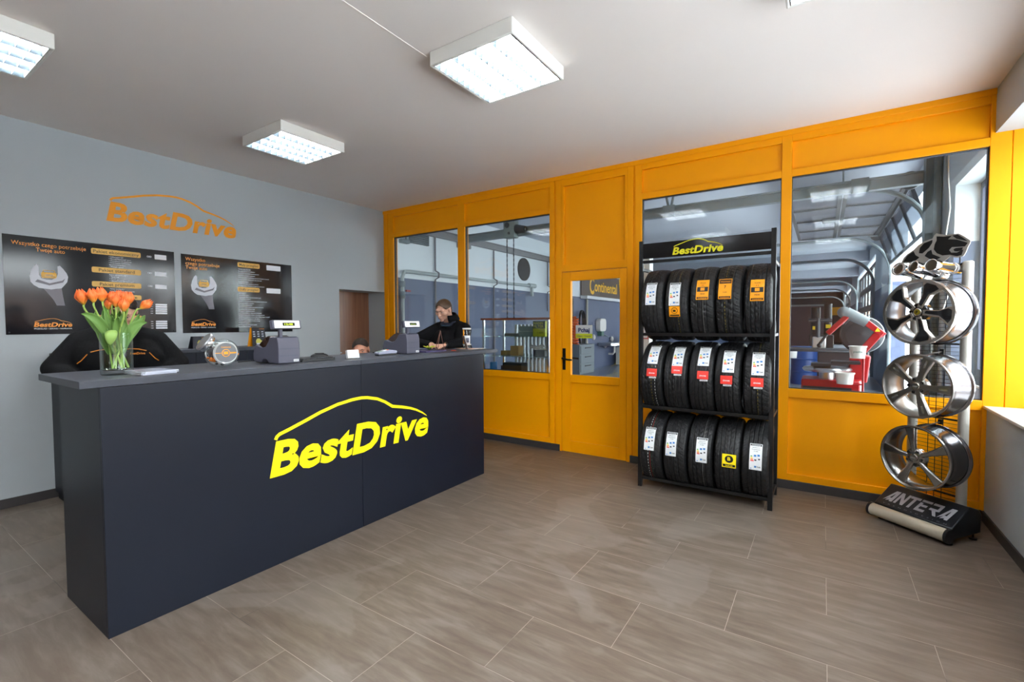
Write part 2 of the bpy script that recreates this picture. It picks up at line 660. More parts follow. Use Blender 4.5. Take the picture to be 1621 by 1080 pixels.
def build_partition():
    y0, y1 = YF, YF + 0.08
    b = MB()
    yp = YF + 0.022          # recessed panel faces
    # uprights, with a shallow groove on the wide ones
    for a, c in ((XL, -5.17), (-3.965, -3.85), (-2.607, -2.455), (-1.695, -1.546), (-0.322, -0.246), (0.965, WX + 0.1)):
        if c - a > 0.14 and c < 0.9:
            m = a + (c - a) * 0.40
            b.box(a, m, y0, y1, 0, ZC)
            b.box(m, m + 0.018, y0 + 0.012, y1, 0, ZC)
            b.box(m + 0.018, c, y0, y1, 0, ZC)
        elif c > 0.9:
            b.box(a, 1.075, y0, y1, 0, ZC)
            b.box(1.075, 1.08, y0 + 0.006, y1, 0, ZC)
            b.box(1.08, c, y0, y1, 0, ZC)
        else:
            b.box(a, c, y0, y1, 0, ZC)
    for a, c in XW:
        b.box(a, c, y0, y1, ZW0 - 0.075, ZW0)              # rail below the glass
        b.box(a, c, yp, y1, 0.13, ZW0 - 0.075)             # lower panel
        b.box(a, c, y0, y1, 0, 0.13)
        b.box(a, c, y0, y1, ZW1, ZW1 + 0.06)               # rail above the glass
        b.box(a, c, yp, y1, ZW1 + 0.06, 2.99)
        b.box(a, c, y0, y1, 2.99, ZC)
    a, c = -2.455, -1.695
    b.box(a, c, y0, y1, 2.025, 2.10)
    b.box(a, a + 0.03, y0, y1, 2.10, 2.97)
    b.box(c - 0.03, c, y0, y1, 2.10, 2.97)
    b.box(a + 0.03, c - 0.03, yp, y1, 2.10, 2.97)
    b.box(a, c, y0, y1, 2.97, ZC)
    # top moulding
    b.box(XL, XR, y0 - 0.012, y0, 3.045, ZC)
    struct(b.build('wall_front', ORANGE, bevel=0.003))
    gask = mat('dark glazing gasket', srgb(50, 52, 56), 0.5, noise=0.05)
    for i, (a, c) in enumerate(XW):
        w = MB()
        g = 0.006
        w.box(a, a + g, y0 + 0.02, y1 - 0.02, ZW0, ZW1)
        w.box(c - g, c, y0 + 0.02, y1 - 0.02, ZW0, ZW1)
        w.box(a, c, y0 + 0.02, y1 - 0.02, ZW0, ZW0 + g)
        w.box(a, c, y0 + 0.02, y1 - 0.02, ZW1 - g, ZW1)
        o = struct(w.build('window_%d' % (i + 1), gask))
        MB().box(a + g, c - g, y0 + 0.026, y0 + 0.030, ZW0 + g, ZW1 - g).box(a + g, c - g, y0 + 0.046, y0 + 0.050, ZW0 + g, ZW1 - g).build('pane', PANE, o)
    # door leaf
    b = MB()
    a, c = -2.450, -1.700
    z1 = 2.018
    ya, yb = y0 + 0.004, y0 + 0.05
    gx0, gx1, gz0, gz1 = -2.343, -1.775, 0.875, 1.92
    b.box(a, gx0, ya, yb, 0.006, z1)
    b.box(gx1, c, ya, yb, 0.006, z1)
    b.box(gx0, gx1, ya, yb, 0.006, 0.13)
    b.box(gx0, gx1, ya + 0.014, yb, 0.13, 0.79)
    b.box(gx0, gx1, ya, yb, 0.79, gz0)
    b.box(gx0, gx1, ya, yb, gz1, z1)
    d = struct(b.build('door_1', ORANGE, bevel=0.003))
    MB().box(gx0, gx1, ya + 0.022, ya + 0.026, gz0, gz1).build('pane', PANE, d)
    h = MB()
    blackh = mat('black door furniture', srgb(22, 22, 24), 0.35, noise=0.05)
    h.box(-2.437, -2.404, ya - 0.010, ya, 0.93, 1.17)
    h.tube((-2.42, ya - 0.01, 1.06), (-2.42, ya - 0.055, 1.06), 0.011)
    h.sweep([(-2.42, ya - 0.055, 1.06), (-2.40, ya - 0.062, 1.058), (-2.35, ya - 0.062, 1.048), (-2.30, ya - 0.058, 1.046)], 0.0095)
    h.tube((-2.42, ya - 0.013, 0.985), (-2.42, ya - 0.009, 0.985), 0.009)
    h.tube((-2.42, yb, 1.06), (-2.42, yb + 0.05, 1.06), 0.011)
    h.sweep([(-2.42, yb + 0.05, 1.06), (-2.36, yb + 0.055, 1.055), (-2.29, yb + 0.055, 1.05)], 0.0095)
    h.build('handle', blackh, d)
    # push sign stuck on the inside of the glass
    s = MB()
    M = frame((-2.29, ya + 0.0205, 1.285), (1, 0, 0.0), (0, 0, 1))
    s.cur = 0
    s.prism(rrect(0, 0.20, 0, 0.145, 0.004), -0.001, 0.0, M)
    s.cur = 1
    s.prism(rrect(0, 0.20, 0, 0.05, 0.004), 0.0002, 0.0006, M)
    s.cur = 2
    text_into(s, 'Pchaj', M, 0.032, 0.068, 0.045, 0.135, 0.03, lift=0.0012)
    text_into(s, 'Ciągnij / Otwarte', M, 0.015, 0.016, 0.018, 0.165, 0.01, lift=0.0012)
    o = s.build('push_sign', [mat('sign grey', srgb(205, 210, 215), 0.5, noise=0.03), mat('sign lime', srgb(205, 215, 40), 0.5, noise=0.03),
                              mat('navy print', srgb(20, 40, 110), 0.5, noise=0.03)], d)
    o['label'] = 'small grey and lime sign reading Pchaj'


def build_lamp():
    root = empty('ceiling_light')
    hs = 0.30
    fr = MB()
    t = 0.016
    zt, zb = 0.0, -0.088
    # bevelled tray: outer walls lean in slightly at the bottom
    o_ = [(-hs, -hs), (hs, -hs), (hs, hs), (-hs, hs)]
    i_ = [(-hs + t, -hs + t), (hs - t, -hs + t), (hs - t, hs - t), (-hs + t, hs - t)]
    vs = [(x, y, zt) for x, y in o_] + [(x, y, zb) for x, y in o_] + [(x, y, zb) for x, y in i_] + [(x, y, zt - 0.006) for x, y in i_]
    fs = [(3, 2, 1, 0), (12, 13, 14, 15)]
    for k in range(4):
        n_ = (k + 1) % 4
        fs += [(k, n_, 4 + n_, 4 + k), (4 + k, 4 + n_, 8 + n_, 8 + k), (8 + k, 8 + n_, 12 + n_, 12 + k)]
    fr.add(vs, fs)
    fr.build('housing', WHITEP, root, bevel=0.006)
    lv = MB()
    louv = mat('louvre aluminium', (0.90, 0.92, 0.94, 1), 0.5, 0.0, noise=0.03)
    q = hs - t - 0.004
    MB().box(-q, q, -q, q, zt - 0.012, zt - 0.008).build('reflector', mat('white lamp reflector', (0.85, 0.86, 0.88, 1), 0.5, noise=0.03), root)
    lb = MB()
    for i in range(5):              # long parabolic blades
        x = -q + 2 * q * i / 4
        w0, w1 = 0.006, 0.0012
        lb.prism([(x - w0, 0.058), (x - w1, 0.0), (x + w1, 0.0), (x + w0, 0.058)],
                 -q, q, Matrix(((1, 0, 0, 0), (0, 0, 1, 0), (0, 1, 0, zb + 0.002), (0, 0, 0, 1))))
    for j in range(11):             # cross blades
        y = -q + 2 * q * j / 10
        lv.box(-q, q, y - 0.001, y + 0.001, zb + 0.004, zb + 0.048)
    lv.build('louvre', louv, root, smooth=0)
    lb.build('lamella', mat('dark reflection lamella', (0.035, 0.05, 0.06, 1), 0.25, 0.3, noise=0.03), root, smooth=0)  # dark reflection of the room is put into the blade colour
    em = mat('fluorescent tube', (1, 1, 1, 1), 0.5, emit=(0.93, 0.97, 1.0, 1), estr=LAMP_POWER * 3)
    for i in range(4):
        x = -q + 2 * q * (i + 0.5) / 4
        MB().tube((x, -q + 0.01, zb + 0.062), (x, q - 0.01, zb + 0.062), 0.011, n=12).build('tube', em, root)
    return root


def build_lamps():
    proto = build_lamp()
    spots = [((-1.71, 2.43), 'square louvred ceiling light glowing white, nearest above the counter front'),
             ((-3.94, 2.44), 'square louvred ceiling light nearest the orange wall logo, louvre cells visible'),
             ((-3.94, 0.52), 'ceiling light cut off by the left edge, bright stripes in its louvre'),
             ((0.12, 2.45), 'ceiling light just peeking in at the top edge on the right'),
             ((-1.71, 0.52), None), ((0.12, 0.52), None), ((-1.71, -1.45), None), ((0.12, -1.45), None)]
    for i, ((x, y), lb) in enumerate(spots):
        o = proto if i == 0 else copy_tree(proto)
        o.location = (x, y, ZC)
        tag(o, lb or 'square louvred ceiling light seen only as a reflection in the partition glass', 'ceiling light', 'square louvred ceiling lights')


build_shell()
build_partition()
build_lamps()


# ================================================================== RECEPTION COUNTER
DX = -2.71
DT = 1.195


def build_counter():
    root = thing('reception_counter', (0, 0, 0), 'long dark graphite reception counter with a big yellow car logo on its front', 'counter')
    MB().box(DX - 0.02, DX, 0.716, 2.145, 0.0, 1.160).build('front_panel', DESKM, root, bevel=0.0015)
    MB().box(DX - 0.02, DX, 2.148, 3.572, 0.0, 1.160).build('front_panel', DESKM, root, bevel=0.0015)
    # end panels: full height with a cut-out for the lower desk at the back
    for y in (0.716, 3.552):
        MB().box(DX - 0.62, DX - 0.02, y, y + 0.02, 0.0, 1.160).build('end_panel', DESKM, root, bevel=0.0015)
    MB().box(DX - 0.60, DX - 0.02, 0.736, 3.55, 0.70, 0.74).build('inner_shelf', DESKM, root)
    MB().box(DX - 0.65, DX + 0.001, 0.645, 2.145, 1.162, DT).build('countertop', DESKTOP, root, bevel=0.002)
    MB().box(DX - 0.65, DX + 0.001, 2.147, 3.806, 1.162, DT).build('countertop', DESKTOP, root, bevel=0.002)
    for y in (0.75, 2.13, 3.50):
        MB().box(DX - 0.645, DX - 0.621, y, y + 0.03, 1.08, 1.162).build('bracket', DESKM, root)
    L = MB()
    logo_into(L, frame((DX + 0.0012, 1.479, 0.545), (0, 1, 0), (0, 0, 1)), 0, 0, 1.333)
    o = L.build('lettering', YELLOW, root, smooth=0)
    o['label'] = 'yellow slanted lettering under a car outline'


def build_cabinets():
    top = MB().box(XL, -4.98, 1.10, 2.98, 1.185, 1.215).build('back_worktop', DESKTOP, bevel=0.002)
    tag(top, 'dark worktop running along the left wall under the two posters', 'worktop')
    for i in range(4):
        y = 1.10 + 0.47 * i
        c = thing('low_cabinet', (-5.17, y + 0.235, 0), ['low dark cabinet at the left end of the back row', 'low dark cabinet second from the left in the back row',
                  'low dark cabinet behind the cookie jar', 'low dark cabinet behind the left cash printer'][i], 'cabinet', 'low cabinets along the left wall')
        b = MB()
        b.box(-0.17, 0.17, -0.235, 0.235, 0.06, 1.185)
        b.box(-0.15, 0.17, -0.22, 0.22, 0, 0.06)
        b.build('body', DESKM, c)
        d = MB().box(0.17, 0.188, -0.2335, 0.2335, 0.07, 1.180).build('door', DESKM, c, bevel=0.0015)
        MB().tube((0.21, 0.18, 0.9), (0.21, 0.18, 1.03), 0.005).build('handle', STEEL, d)


build_counter()
build_cabinets()


# ================================================================== WORKSHOP BEHIND THE GLASS
WXL, WXR, WYE, WZC = -6.2, 1.11, 40.0, 3.62
WS_WHITE = srgb(226, 234, 238)
WS_BLUE = srgb(80, 92, 122)
GREYST = mat('grey painted steel', srgb(112, 122, 126), 0.5, noise=0.08, nscale=6)
DARKST = mat('dark grey steel', srgb(26, 28, 34), 0.5, noise=0.1, nscale=8)
REDP = mat('red machine paint', srgb(150, 16, 22), 0.35, noise=0.08, nscale=6)
RUBBER = mat('black rubber', srgb(26, 26, 28), 0.55, noise=0.12, nscale=30)


def build_hall():
    fl = mat('workshop floor', srgb(120, 128, 140), 0.3, noise=0.12, nscale=2)
    struct(MB().box(WXL - 0.3, WXR + 0.25, YF + 0.08, WYE, -0.12, 0).build('floor', fl))
    struct(MB().box(WXL - 0.3, WXR + 0.45, YF + 0.1, WYE, WZC, WZC + 0.2).build('ceiling', mat('workshop ceiling', srgb(196, 202, 212), 0.8, noise=0.04, nscale=1)))
    wm = two_tone('workshop wall paint', 2.27, WS_BLUE, WS_WHITE)
    b = MB()
    b.box(WXL - 0.3, WXL, YF + 0.08, WYE, 0, WZC)
    struct(b.build('wall_workshop_left', wm))
    struct(MB().box(WXL, -5.80, YF + 0.08, YF + 0.14, 0, WZC).build('wall_workshop_end', wm))
    struct(MB().box(WXL - 0.3, WXR + 0.25, YF + 0.02, YF + 0.1, ZC + 0.15, WZC).build('wall_workshop_front', wm))
    # right wall: window, pier, open door, piers, two closed doors
    b = MB()
    t = 0.25
    b.box(WXR, WXR + t, 6.6, 7.45, 0, WZC)
    b.box(WXR, WXR + t, YF + 0.08, 6.6, 0, 0.9)
    b.box(WXR, WXR + t, YF + 0.08, 6.6, 2.85, WZC)
    for a, c in ((12.1, 15.6), (23.5, 29.0), (37.5, WYE)):
        b.box(WXR, WXR + t, a, c, 0, WZC)
    for a, c in ((7.45, 12.1), (15.6, 23.5), (29.0, 37.5)):
        b.box(WXR, WXR + t, a, c, 3.25, WZC)
    struct(b.build('wall_workshop_right', wm))
    w = MB()
    dk = mat('dark window profile', srgb(74, 76, 98), 0.45, noise=0.05)
    w.box(WXR + 0.19, WXR + 0.25, YF + 0.08, 6.6, 0.9, 0.97)
    w.box(WXR + 0.19, WXR + 0.25, YF + 0.08, 6.6, 2.78, 2.85)
    w.box(WXR + 0.19, WXR + 0.25, 6.53, 6.6, 0.9, 2.85)
    w.box(WXR + 0.19, WXR + 0.25, 5.60, 5.68, 0.9, 2.85)
    w.box(WXR + 0.19, WXR + 0.25, YF + 0.08, 4.84, 0.9, 2.85)
    o = struct(w.build('window_8', dk))
    MB().box(WXR + 0.21, WXR + 0.215, 4.84, 6.53, 0.97, 2.78).build('pane', PANE, o)
    MB().box(WXR - 0.01, WXR + 0.19, YF + 0.08, 6.6, 0.88, 0.9).build('window_sill', WHITEP, o)
    portal('window_portal', (WXR + 0.3, 5.7, 1.87), (0, R(90), 0), 1.95, 1.8)
    # far wall, dark with an orange band
    struct(MB().box(WXL, WXR + 0.25, WYE, WYE + 0.2, 0, WZC).build('wall_workshop_far', mat('dark far wall', srgb(24, 25, 32), 0.6, noise=0.15, nscale=1)))
    tag(MB().box(WXL + 0.5, WXR - 0.1, WYE - 0.07, WYE - 0.005, 2.0, 2.55).build('fascia_board', ORANGE), 'long orange board high on the far end wall of the workshop', 'board')
    # ground outside, made pale to bounce light up to the ceiling
    struct(MB().box(WX + 0.12, 60, -30, 70, -0.25, -0.12).build('ground', mat('pale bounce paving', srgb(232, 234, 238), 0.8, noise=0.06, nscale=1)))
    # low building across the yard, reflected faintly in the posters
    g = thing('street_building', (20, -2, -0.12), 'long brown building across the yard outside the shop windows', 'building')
    MB().box(-3, 3, -14, 12, 0, 3.2).build('wall', mat('brown render', srgb(120, 96, 84), 0.8, noise=0.1, nscale=1), g)
    MB().box(-3.3, 3.3, -14.3, 12.3, 3.2, 3.45).build('roof', mat('grey roof felt', srgb(90, 90, 94), 0.8, noise=0.1, nscale=2), g)
    for k in range(6):
        MB().box(-3.04, -3.0, -12.5 + 4 * k, -11 + 4 * k, 1.0, 2.3).build('window', mat('dark window glass', srgb(40, 46, 54), 0.1, noise=0.05), g)
    # cross beams of the roof
    for i, y in enumerate((12.4, 17.6, 22.8, 28.0, 33.2)):
        struct(MB().box(WXL, WXR, y, y + 0.30, WZC - 0.32, WZC).build('beam', mat('roof beam paint', srgb(176, 182, 192), 0.7, noise=0.04, nscale=2)))
    for i, (a, c) in enumerate(((7.45, 12.1), (15.6, 23.5), (29.0, 37.5))):
        portal('door_portal', (WXR + 0.3, (a + c) / 2, 1.6), (0, R(90), 0), 3.2, c - a)


def section(mb_f, mb_p, M, L, Hh, n=4, t=0.04, fr=0.05):
    """one garage door section in frame M: length L along x, height Hh along y"""
    mb_f.box(0, L, 0, fr, 0, t, M)
    mb_f.box(0, L, Hh - fr, Hh, 0, t, M)
    for k in range(n + 1):
        x = (L - fr) * k / n
        mb_f.box(x, x + fr, fr, Hh - fr, 0, t, M)
    mb_p.box(fr, L - fr, fr, Hh - fr, t * 0.4, t * 0.55, M)


def build_doors():
    poly = bpy.data.materials.new('translucent door panel')
    poly.use_nodes = True
    nt = poly.node_tree
    nt.nodes.clear()
    out = nt.nodes.new('ShaderNodeOutputMaterial')
    mx = nt.nodes.new('ShaderNodeMixShader')
    mx.inputs[0].default_value = 0.45
    tr = nt.nodes.new('ShaderNodeBsdfTransparent')
    tr.inputs[0].default_value = (0.62, 0.65, 0.70, 1)
    p = nt.nodes.new('ShaderNodeBsdfPrincipled')
    p.inputs['Base Color'].default_value = srgb(120, 120, 128)
    p.inputs['Roughness'].default_value = 0.25
    nt.links.new(tr.outputs[0], mx.inputs[1])
    nt.links.new(p.outputs[0], mx.inputs[2])
    nt.links.new(mx.outputs[0], out.inputs[0])
    DKF = mat('dark door frame', srgb(30, 32, 40), 0.45, noise=0.06)
    # the raised door: two sections flat under the roof, one leaning in the bend
    ya, yb = 7.75, 11.8
    t = thing('sectional_garage_door', (0, 0, 0), 'raised sectional garage door with clear panels folded under the workshop ceiling', 'garage door')
    for k, (x0, z0, x1, z1, n) in enumerate(((-0.48, 3.24, 0.20, 3.24, 4), (0.20, 3.24, 0.88, 3.22, 4), (0.90, 3.20, 1.10, 2.58, 4))):
        f, pn = MB(), MB()
        d = Vector((x1 - x0, 0, z1 - z0))
        M = frame((x0, ya, z0), (0, 1, 0), d)
        section(f, pn, M, yb - ya, d.length - 0.01, n)
        o = f.build('door_section', DKF, t)
        pn.build('panel_glazing', poly, o)
    MB().box(-0.05, 0.15, 9.6, 10.0, 3.20, 3.225).build('lock_plate', DKF, t)
    for y in (8.2, 11.3):
        MB().tube((0.2, y, 3.27), (0.2, y, WZC), 0.012).build('hanger', GREYST, t)
    # guide rails with their bends, one each side
    for y in (7.66, 11.95):
        r = MB()
        pts = [(1.09, y, 0.0), (1.09, y, 2.45)]
        for a in range(1, 9):
            q = R(90 * a / 8)
            pts.append((1.09 - 0.72 * (1 - math.cos(q)), y, 2.45 + 0.72 * math.sin(q)))
        pts.append((-2.2, y, 3.17))
        r.sweep(pts, 0.032, n=8)
        g = thing('guide_rail', (0, 0, 0), 'grey curved garage door rail, %s of the raised door' % ('near side' if y < 9 else 'far side'), 'rail', 'garage door rails')
        r.build('rail', GREYST, g)
        s = MB()
        s.tube((0.86, y - 0.03, 3.20), (0.86, y - 0.07, 3.20), 0.11, n=24)
        s.build('spring_drum', DARKST, g)
        MB().box(0.72, 1.0, y - 0.09, y - 0.07, 3.17, 3.23).build('bearing_plate', GREYST, g)
    tag(MB().box(0.96, 1.10, 7.22, 7.40, 0, 3.60).tube((1.04, 7.05, 0), (1.04, 7.05, 3.6), 0.035).build('door_post', mat('green grey post', srgb(92, 104, 106), 0.5, noise=0.06)),
        'green-grey steel post beside the open workshop doorway', 'post')
    # two closed glazed doors further along
    for i, (a, c) in enumerate(((15.6, 23.5), (29.0, 37.5))):
        t = thing('sectional_garage_door', (0, 0, 0), ['closed glazed garage door beyond the second white pier', 'closed glazed garage door farthest down the workshop'][i], 'garage door', 'closed workshop doors')
        for k in range(5):
            f, pn = MB(), MB()
            section(f, pn, frame((WXR + 0.08, a, 0.64 * k), (0, 1, 0), (0, 0, 1)), c - a, 0.63, 6, fr=0.09)
            o = f.build('door_section', DKF, t)
            pn.build('panel_glazing', PANE, o)
        for y in (a + 0.1, c - 0.1):
            pts = [(1.09, y, 0), (1.09, y, 2.45)] + [(1.09 - 0.72 * (1 - math.cos(R(90 * q / 8))), y, 2.45 + 0.72 * math.sin(R(90 * q / 8))) for q in range(1, 9)] + [(-2.2, y, 3.17)]
            MB().sweep(pts, 0.04, n=8).build('rail', GREYST, t)


def build_hall_fittings():
    # travelling beam on wall rail with chain hoist
    tag(MB().box(WXL + 0.02, WXL + 0.10, 5.0, 12.0, 3.10, 3.12).box(WXL + 0.05, WXL + 0.07, 5.0, 12, 3.12, 3.22).box(WXL + 0.02, WXL + 0.10, 5.0, 12.0, 3.22, 3.24)
        .box(WXL, WXL + 0.12, 7.30, 7.62, 3.00, 3.10).box(WXL, WXL + 0.12, 11.6, 11.8, 3.00, 3.10).build('crane_rail', mat('taupe rail paint', srgb(128, 126, 128), 0.5, noise=0.06)), 'taupe steel rail running along the white workshop wall', 'rail')
    g = thing('travelling_crane', (0, 7.4, 3.16), 'grey travelling crane beam spanning the workshop under its ceiling', 'crane')
    b = MB()
    b.box(WXL + 0.1, 1.0, -0.05, 0.05, -0.07, -0.05)
    b.box(WXL + 0.1, 1.0, -0.012, 0.012, -0.05, 0.06)
    b.box(WXL + 0.1, 1.0, -0.05, 0.05, 0.06, 0.08)
    b.build('beam', GREYST, g)
    for x in (-2.0, 0.35):
        MB().box(x - 0.09, x + 0.09, -0.07, -0.05, -0.09, 0.09).build('splice_plate', GREYST, g)
    MB().tube((-2.02, 0, 0.08), (-2.10, 0, 0.46), 0.02).tube((-1.98, 0, 0.08), (-1.90, 0, 0.46), 0.02).build('hanger', GREYST, g)
    h = thing('chain_hoist', (-4.9, 7.32, 3.16), 'green-grey chain hoist box hanging from the crane beam with two chains', 'hoist')
    mm = mat('sage machine paint', srgb(120, 134, 130), 0.5, noise=0.08)
    MB().box(-0.11, 0.13, -0.08, 0.08, -0.11, 0.27).build('housing', mm, h, bevel=0.01)
    MB().tube((0.13, 0, 0.05), (0.33, 0, 0.02), 0.085, 0.06, n=18).tube((0.33, 0, 0.02), (0.36, 0, 0.02), 0.03).build('motor', DARKST, h)
    MB().tube((-0.02, -0.08, 0.12), (-0.02, -0.10, 0.12), 0.05, n=18).tube((0.02, -0.08, -0.03), (0.02, -0.095, -0.03), 0.025).build('sheave', DARKST, h)
    for x in (-0.08, 0.07):
        c = MB()
        for k in range(34):
            z = -0.11 - 0.045 * k
            if k % 2:
                c.box(x - 0.010, x + 0.010, -0.003, 0.003, z - 0.026, z + 0.026)
            else:
                c.box(x - 0.003, x + 0.003, -0.010, 0.010, z - 0.026, z + 0.026)
        c.build('chain', DARKST, h)
    # wall pipes
    t = thing('wall_pipe', (WXL, 0, 0), 'pale grey pipe rising up the blue wall and running along its white top', 'pipe')
    pg = mat('pale pipe paint', srgb(168, 178, 178), 0.45, noise=0.06)
    MB().sweep([(0.08, 5.75, 0.3), (0.08, 5.75, 2.28), (0.08, 5.80, 2.37), (0.08, 5.9, 2.38), (0.08, 10.1, 2.40)], 0.034).build('pipe', pg, t)
    MB().tube((0.08, 5.75, 1.9), (0.08, 5.75, 2.02), 0.05).tube((0.08, 5.75, 2.1), (0.08, 5.75, 2.2), 0.052).build('valve', GREYST, t)
    MB().box(0.10, 0.13, 5.80, 5.90, 2.02, 2.05).build('valve_lever', REDP, t)
    MB().tube((0.08, 10.1, 2.40), (0.08, 10.1, 2.15), 0.04).tube((0.08, 9.95, 2.41), (0.08, 10.25, 2.41), 0.055).build('outlet', pg, t)
    for i, (y, z0) in enumerate(((6.64, 0.2), (8.54, 0.2), (11.0, 1.8))):
        pts = [(0.03, y, z0), (0.03, y, 2.30), (0.12, y, 2.34), (0.12, y, 2.42), (0.03, y, 2.47), (0.03, y, 3.10)]
        o = MB().sweep([(WXL + a, b_, c_) for a, b_, c_ in pts], 0.016, n=8).build('cable_conduit', mat('taupe conduit', srgb(110, 106, 110), 0.5, noise=0.05))
        tag(o, ['thin conduit up the workshop wall behind the leaning customer', 'thin conduit on the workshop wall above the glass display case', 'thin conduit beside the wall heater'][i], 'conduit', 'conduits on the workshop wall')
    # vent grille, socket box, dark round vent, heater
    v = thing('vent_grille', (WXL, 6.2, 3.00), 'slatted grey vent grille high on the workshop wall', 'vent')
    MB().box(0, 0.03, -0.27, 0.27, -0.09, 0.10).build('backing', DARKST, v)
    s = MB()
    for k in range(6):
        z = -0.085 + 0.034 * k
        s.add([(0.03, -0.27, z), (0.03, 0.27, z), (0.05, 0.27, z + 0.018), (0.05, -0.27, z + 0.018)], [(0, 1, 2, 3)])
    s.build('slats', GREYST, v, solid=0.003)
    e = thing('conduit_box', (WXL, 5.84, 3.02), 'small conduit junction beside the vent grille', 'junction box')
    MB().tube((0.05, -0.06, 0.15), (0.05, -0.06, -0.12), 0.03).tube((0.05, 0.06, 0.15), (0.05, 0.06, -0.12), 0.03).build('conduit', pg, e)
    MB().box(0.0, 0.10, -0.09, 0.09, -0.15, -0.08).build('box', GREYST, e, bevel=0.01)
    tag(MB().lathe([(0, 0.03), (0.26, 0.03), (0.28, 0.02), (0.28, 0)], 40, frame((WXL, 9.84, 2.80), (0, 1, 0), (0, 0, 1)))
        .build('round_vent', mat('dark brown mesh', srgb(52, 46, 46), 0.8, noise=0.15, nscale=60)), 'large dark round vent disc on the white workshop wall', 'vent')
    hh = thing('exhaust_hose_reel', (WXL, 11.15, 2.9), 'dark bracket with hanging funnel near the far end of the white wall', 'exhaust duct')
    br = mat('brown grey metal', srgb(88, 82, 84), 0.5, noise=0.08)
    MB().tube((0.3, 0, 0.35), (0.3, 0, -0.25), 0.10).tube((0.3, 0, -0.25), (0.3, 0, -0.42), 0.10, 0.2).build('duct', br, hh)
    MB().box(0, 0.3, -0.05, 0.05, 0.25, 0.35).build('bracket', br, hh)
    # wall cabinet panels (blue sheet door)
    tag(MB().box(WXL + 0.002, WXL + 0.02, 5.35, 6.42, 0.2, 1.98).build('sheet_panel', mat('slate blue sheet', srgb(82, 92, 122), 0.45, noise=0.05), bevel=0.004),
        'slate blue sheet panel on the blue workshop wall behind the cash printer', 'panel')
    # Continental board
    k = thing('advertising_board', (WXL, 13.51, 0), 'brown board with tall yellow lettering seen through the door glass', 'sign')
    MB().box(0.02, 0.05, -0.45, 7.0, 2.32, 3.05).build('board', mat('brown board', srgb(82, 64, 52), 0.5, noise=0.08), k)
    T = MB()
    M = frame((0.055, 0.35, 2.50), (0, 1, 0), (0, 0, 1))
    text_into(T, 'C', M, -0.22, -0.09, 0.52, 0.36, 0.03)
    text_into(T, 'ontinental', M, 0.17, 0.0, 0.34, 1.95, 0.02)
    T.build('lettering', mat('sign yellow', srgb(250, 190, 20), 0.5, noise=0.03), k, smooth=0)
    w = MB()
    w.prism([(0, 0), (0.55, 0.1), (0.2, 0.22), (0.42, 0.5), (0.1, 0.42), (-0.1, 0.6)][::1], 0, 0.01, frame((0.053, 2.75, 2.48), (0, 1, 0), (0, 0, 1)))
    w.build('emblem', MATS['sign yellow'], k)
    tag(MB().box(WXL, WXL + 0.22, 13.1, 20.0, 2.22, 2.31).build('wall_duct', mat('white duct', srgb(226, 230, 232), 0.4, noise=0.03)), 'white boxed duct running below the yellow-lettered board', 'duct')
    tag(MB().tube((WXL + 0.05, 13.45, 0.1), (WXL + 0.05, 13.45, 2.3), 0.035).tube((WXL + 0.05, 13.45, 0.12), (WXL + 0.05, 13.9, 0.12), 0.03).build('down_pipe', mat('cream pipe', srgb(190, 186, 170), 0.5, noise=0.05)),
        'cream vertical pipe on the blue wall left of the soap dispenser', 'pipe')
    tag(MB().tube((WXL + 0.03, 16.6, 0.9), (WXL + 0.03, 16.6, 3.0), 0.03).build('down_pipe', MATS['taupe conduit']), 'thin brown pipe on the blue wall right of the soap dispenser', 'pipe')
    s = thing('soap_dispenser', (WXL, 14.5, 1.15), 'white soap dispenser with a green drip tray on the blue wall', 'dispenser')
    MB().prism(rrect(-0.26, 0.26, 0, 0.42, 0.12), 0.0, 0.16, frame((0.0, 0, 0.05), (0, 1, 0), (0, 0, 1))).build('cover', WHITEP, s, bevel=0.02)
    MB().box(0, 0.14, -0.10, 0.10, -0.10, 0.05).build('nozzle', mat('green plastic', srgb(70, 120, 110), 0.5, noise=0.05), s)
    for i, (y, z) in enumerate(((13.95, 1.02), (15.5, 0.92), (14.9, 0.72))):
        tag(MB().ball((WXL + 0.06, y, z), (0.06, 0.06, 0.09), 12, 8).build('wall_hook', WHITEP), ['small white knob on the wall left of the soap dispenser', 'small white knob on the wall right of the soap dispenser', 'small white knob above the wash basin'][i], 'hook', 'wall knobs')
    s = thing('wash_basin', (WXL + 0.02, 15.0, 0.7), 'steel wash basin with white drain pipe on the blue wall', 'sink')
    bs = MB()
    bs.prism([(-0.6, 0), (0.6, 0), (0.6, 0.45), (0.4, 0.55), (-0.4, 0.55), (-0.6, 0.45)], 0.02, 0.12, Matrix(((0, 1, 0, 0), (1, 0, 0, 0), (0, 0, 1, 0), (0, 0, 0, 1))))
    bs.build('bowl', STEEL, s, bevel=0.01)
    MB().sweep([(0.25, 0.2, 0.02), (0.25, 0.2, -0.22), (0.2, 0.2, -0.28), (0.04, 0.2, -0.28)], 0.035).build('drain_pipe', WHITEP, s)
    MB().sweep([(0.0, -0.2, 0.35), (0.12, -0.2, 0.35), (0.2, -0.2, 0.30)], 0.02).build('tap', CHROME, s)
    s = thing('waste_stand', (-5.75, 16.0, 0), 'white bin stand with a red bag beside the wash basin', 'bin')
    MB().box(-0.3, 0.3, -0.35, 0.35, 0.02, 0.62).build('cabinet', WHITEP, s, bevel=0.01)
    rb = MB()
    rb.ball((0.1, 0.1, 0.80), (0.3, 0.35, 0.26), 16, 10)
    rb.build('red_bag', mat('red plastic bag', srgb(222, 60, 46), 0.4, noise=0.12, bump=0.3), s)
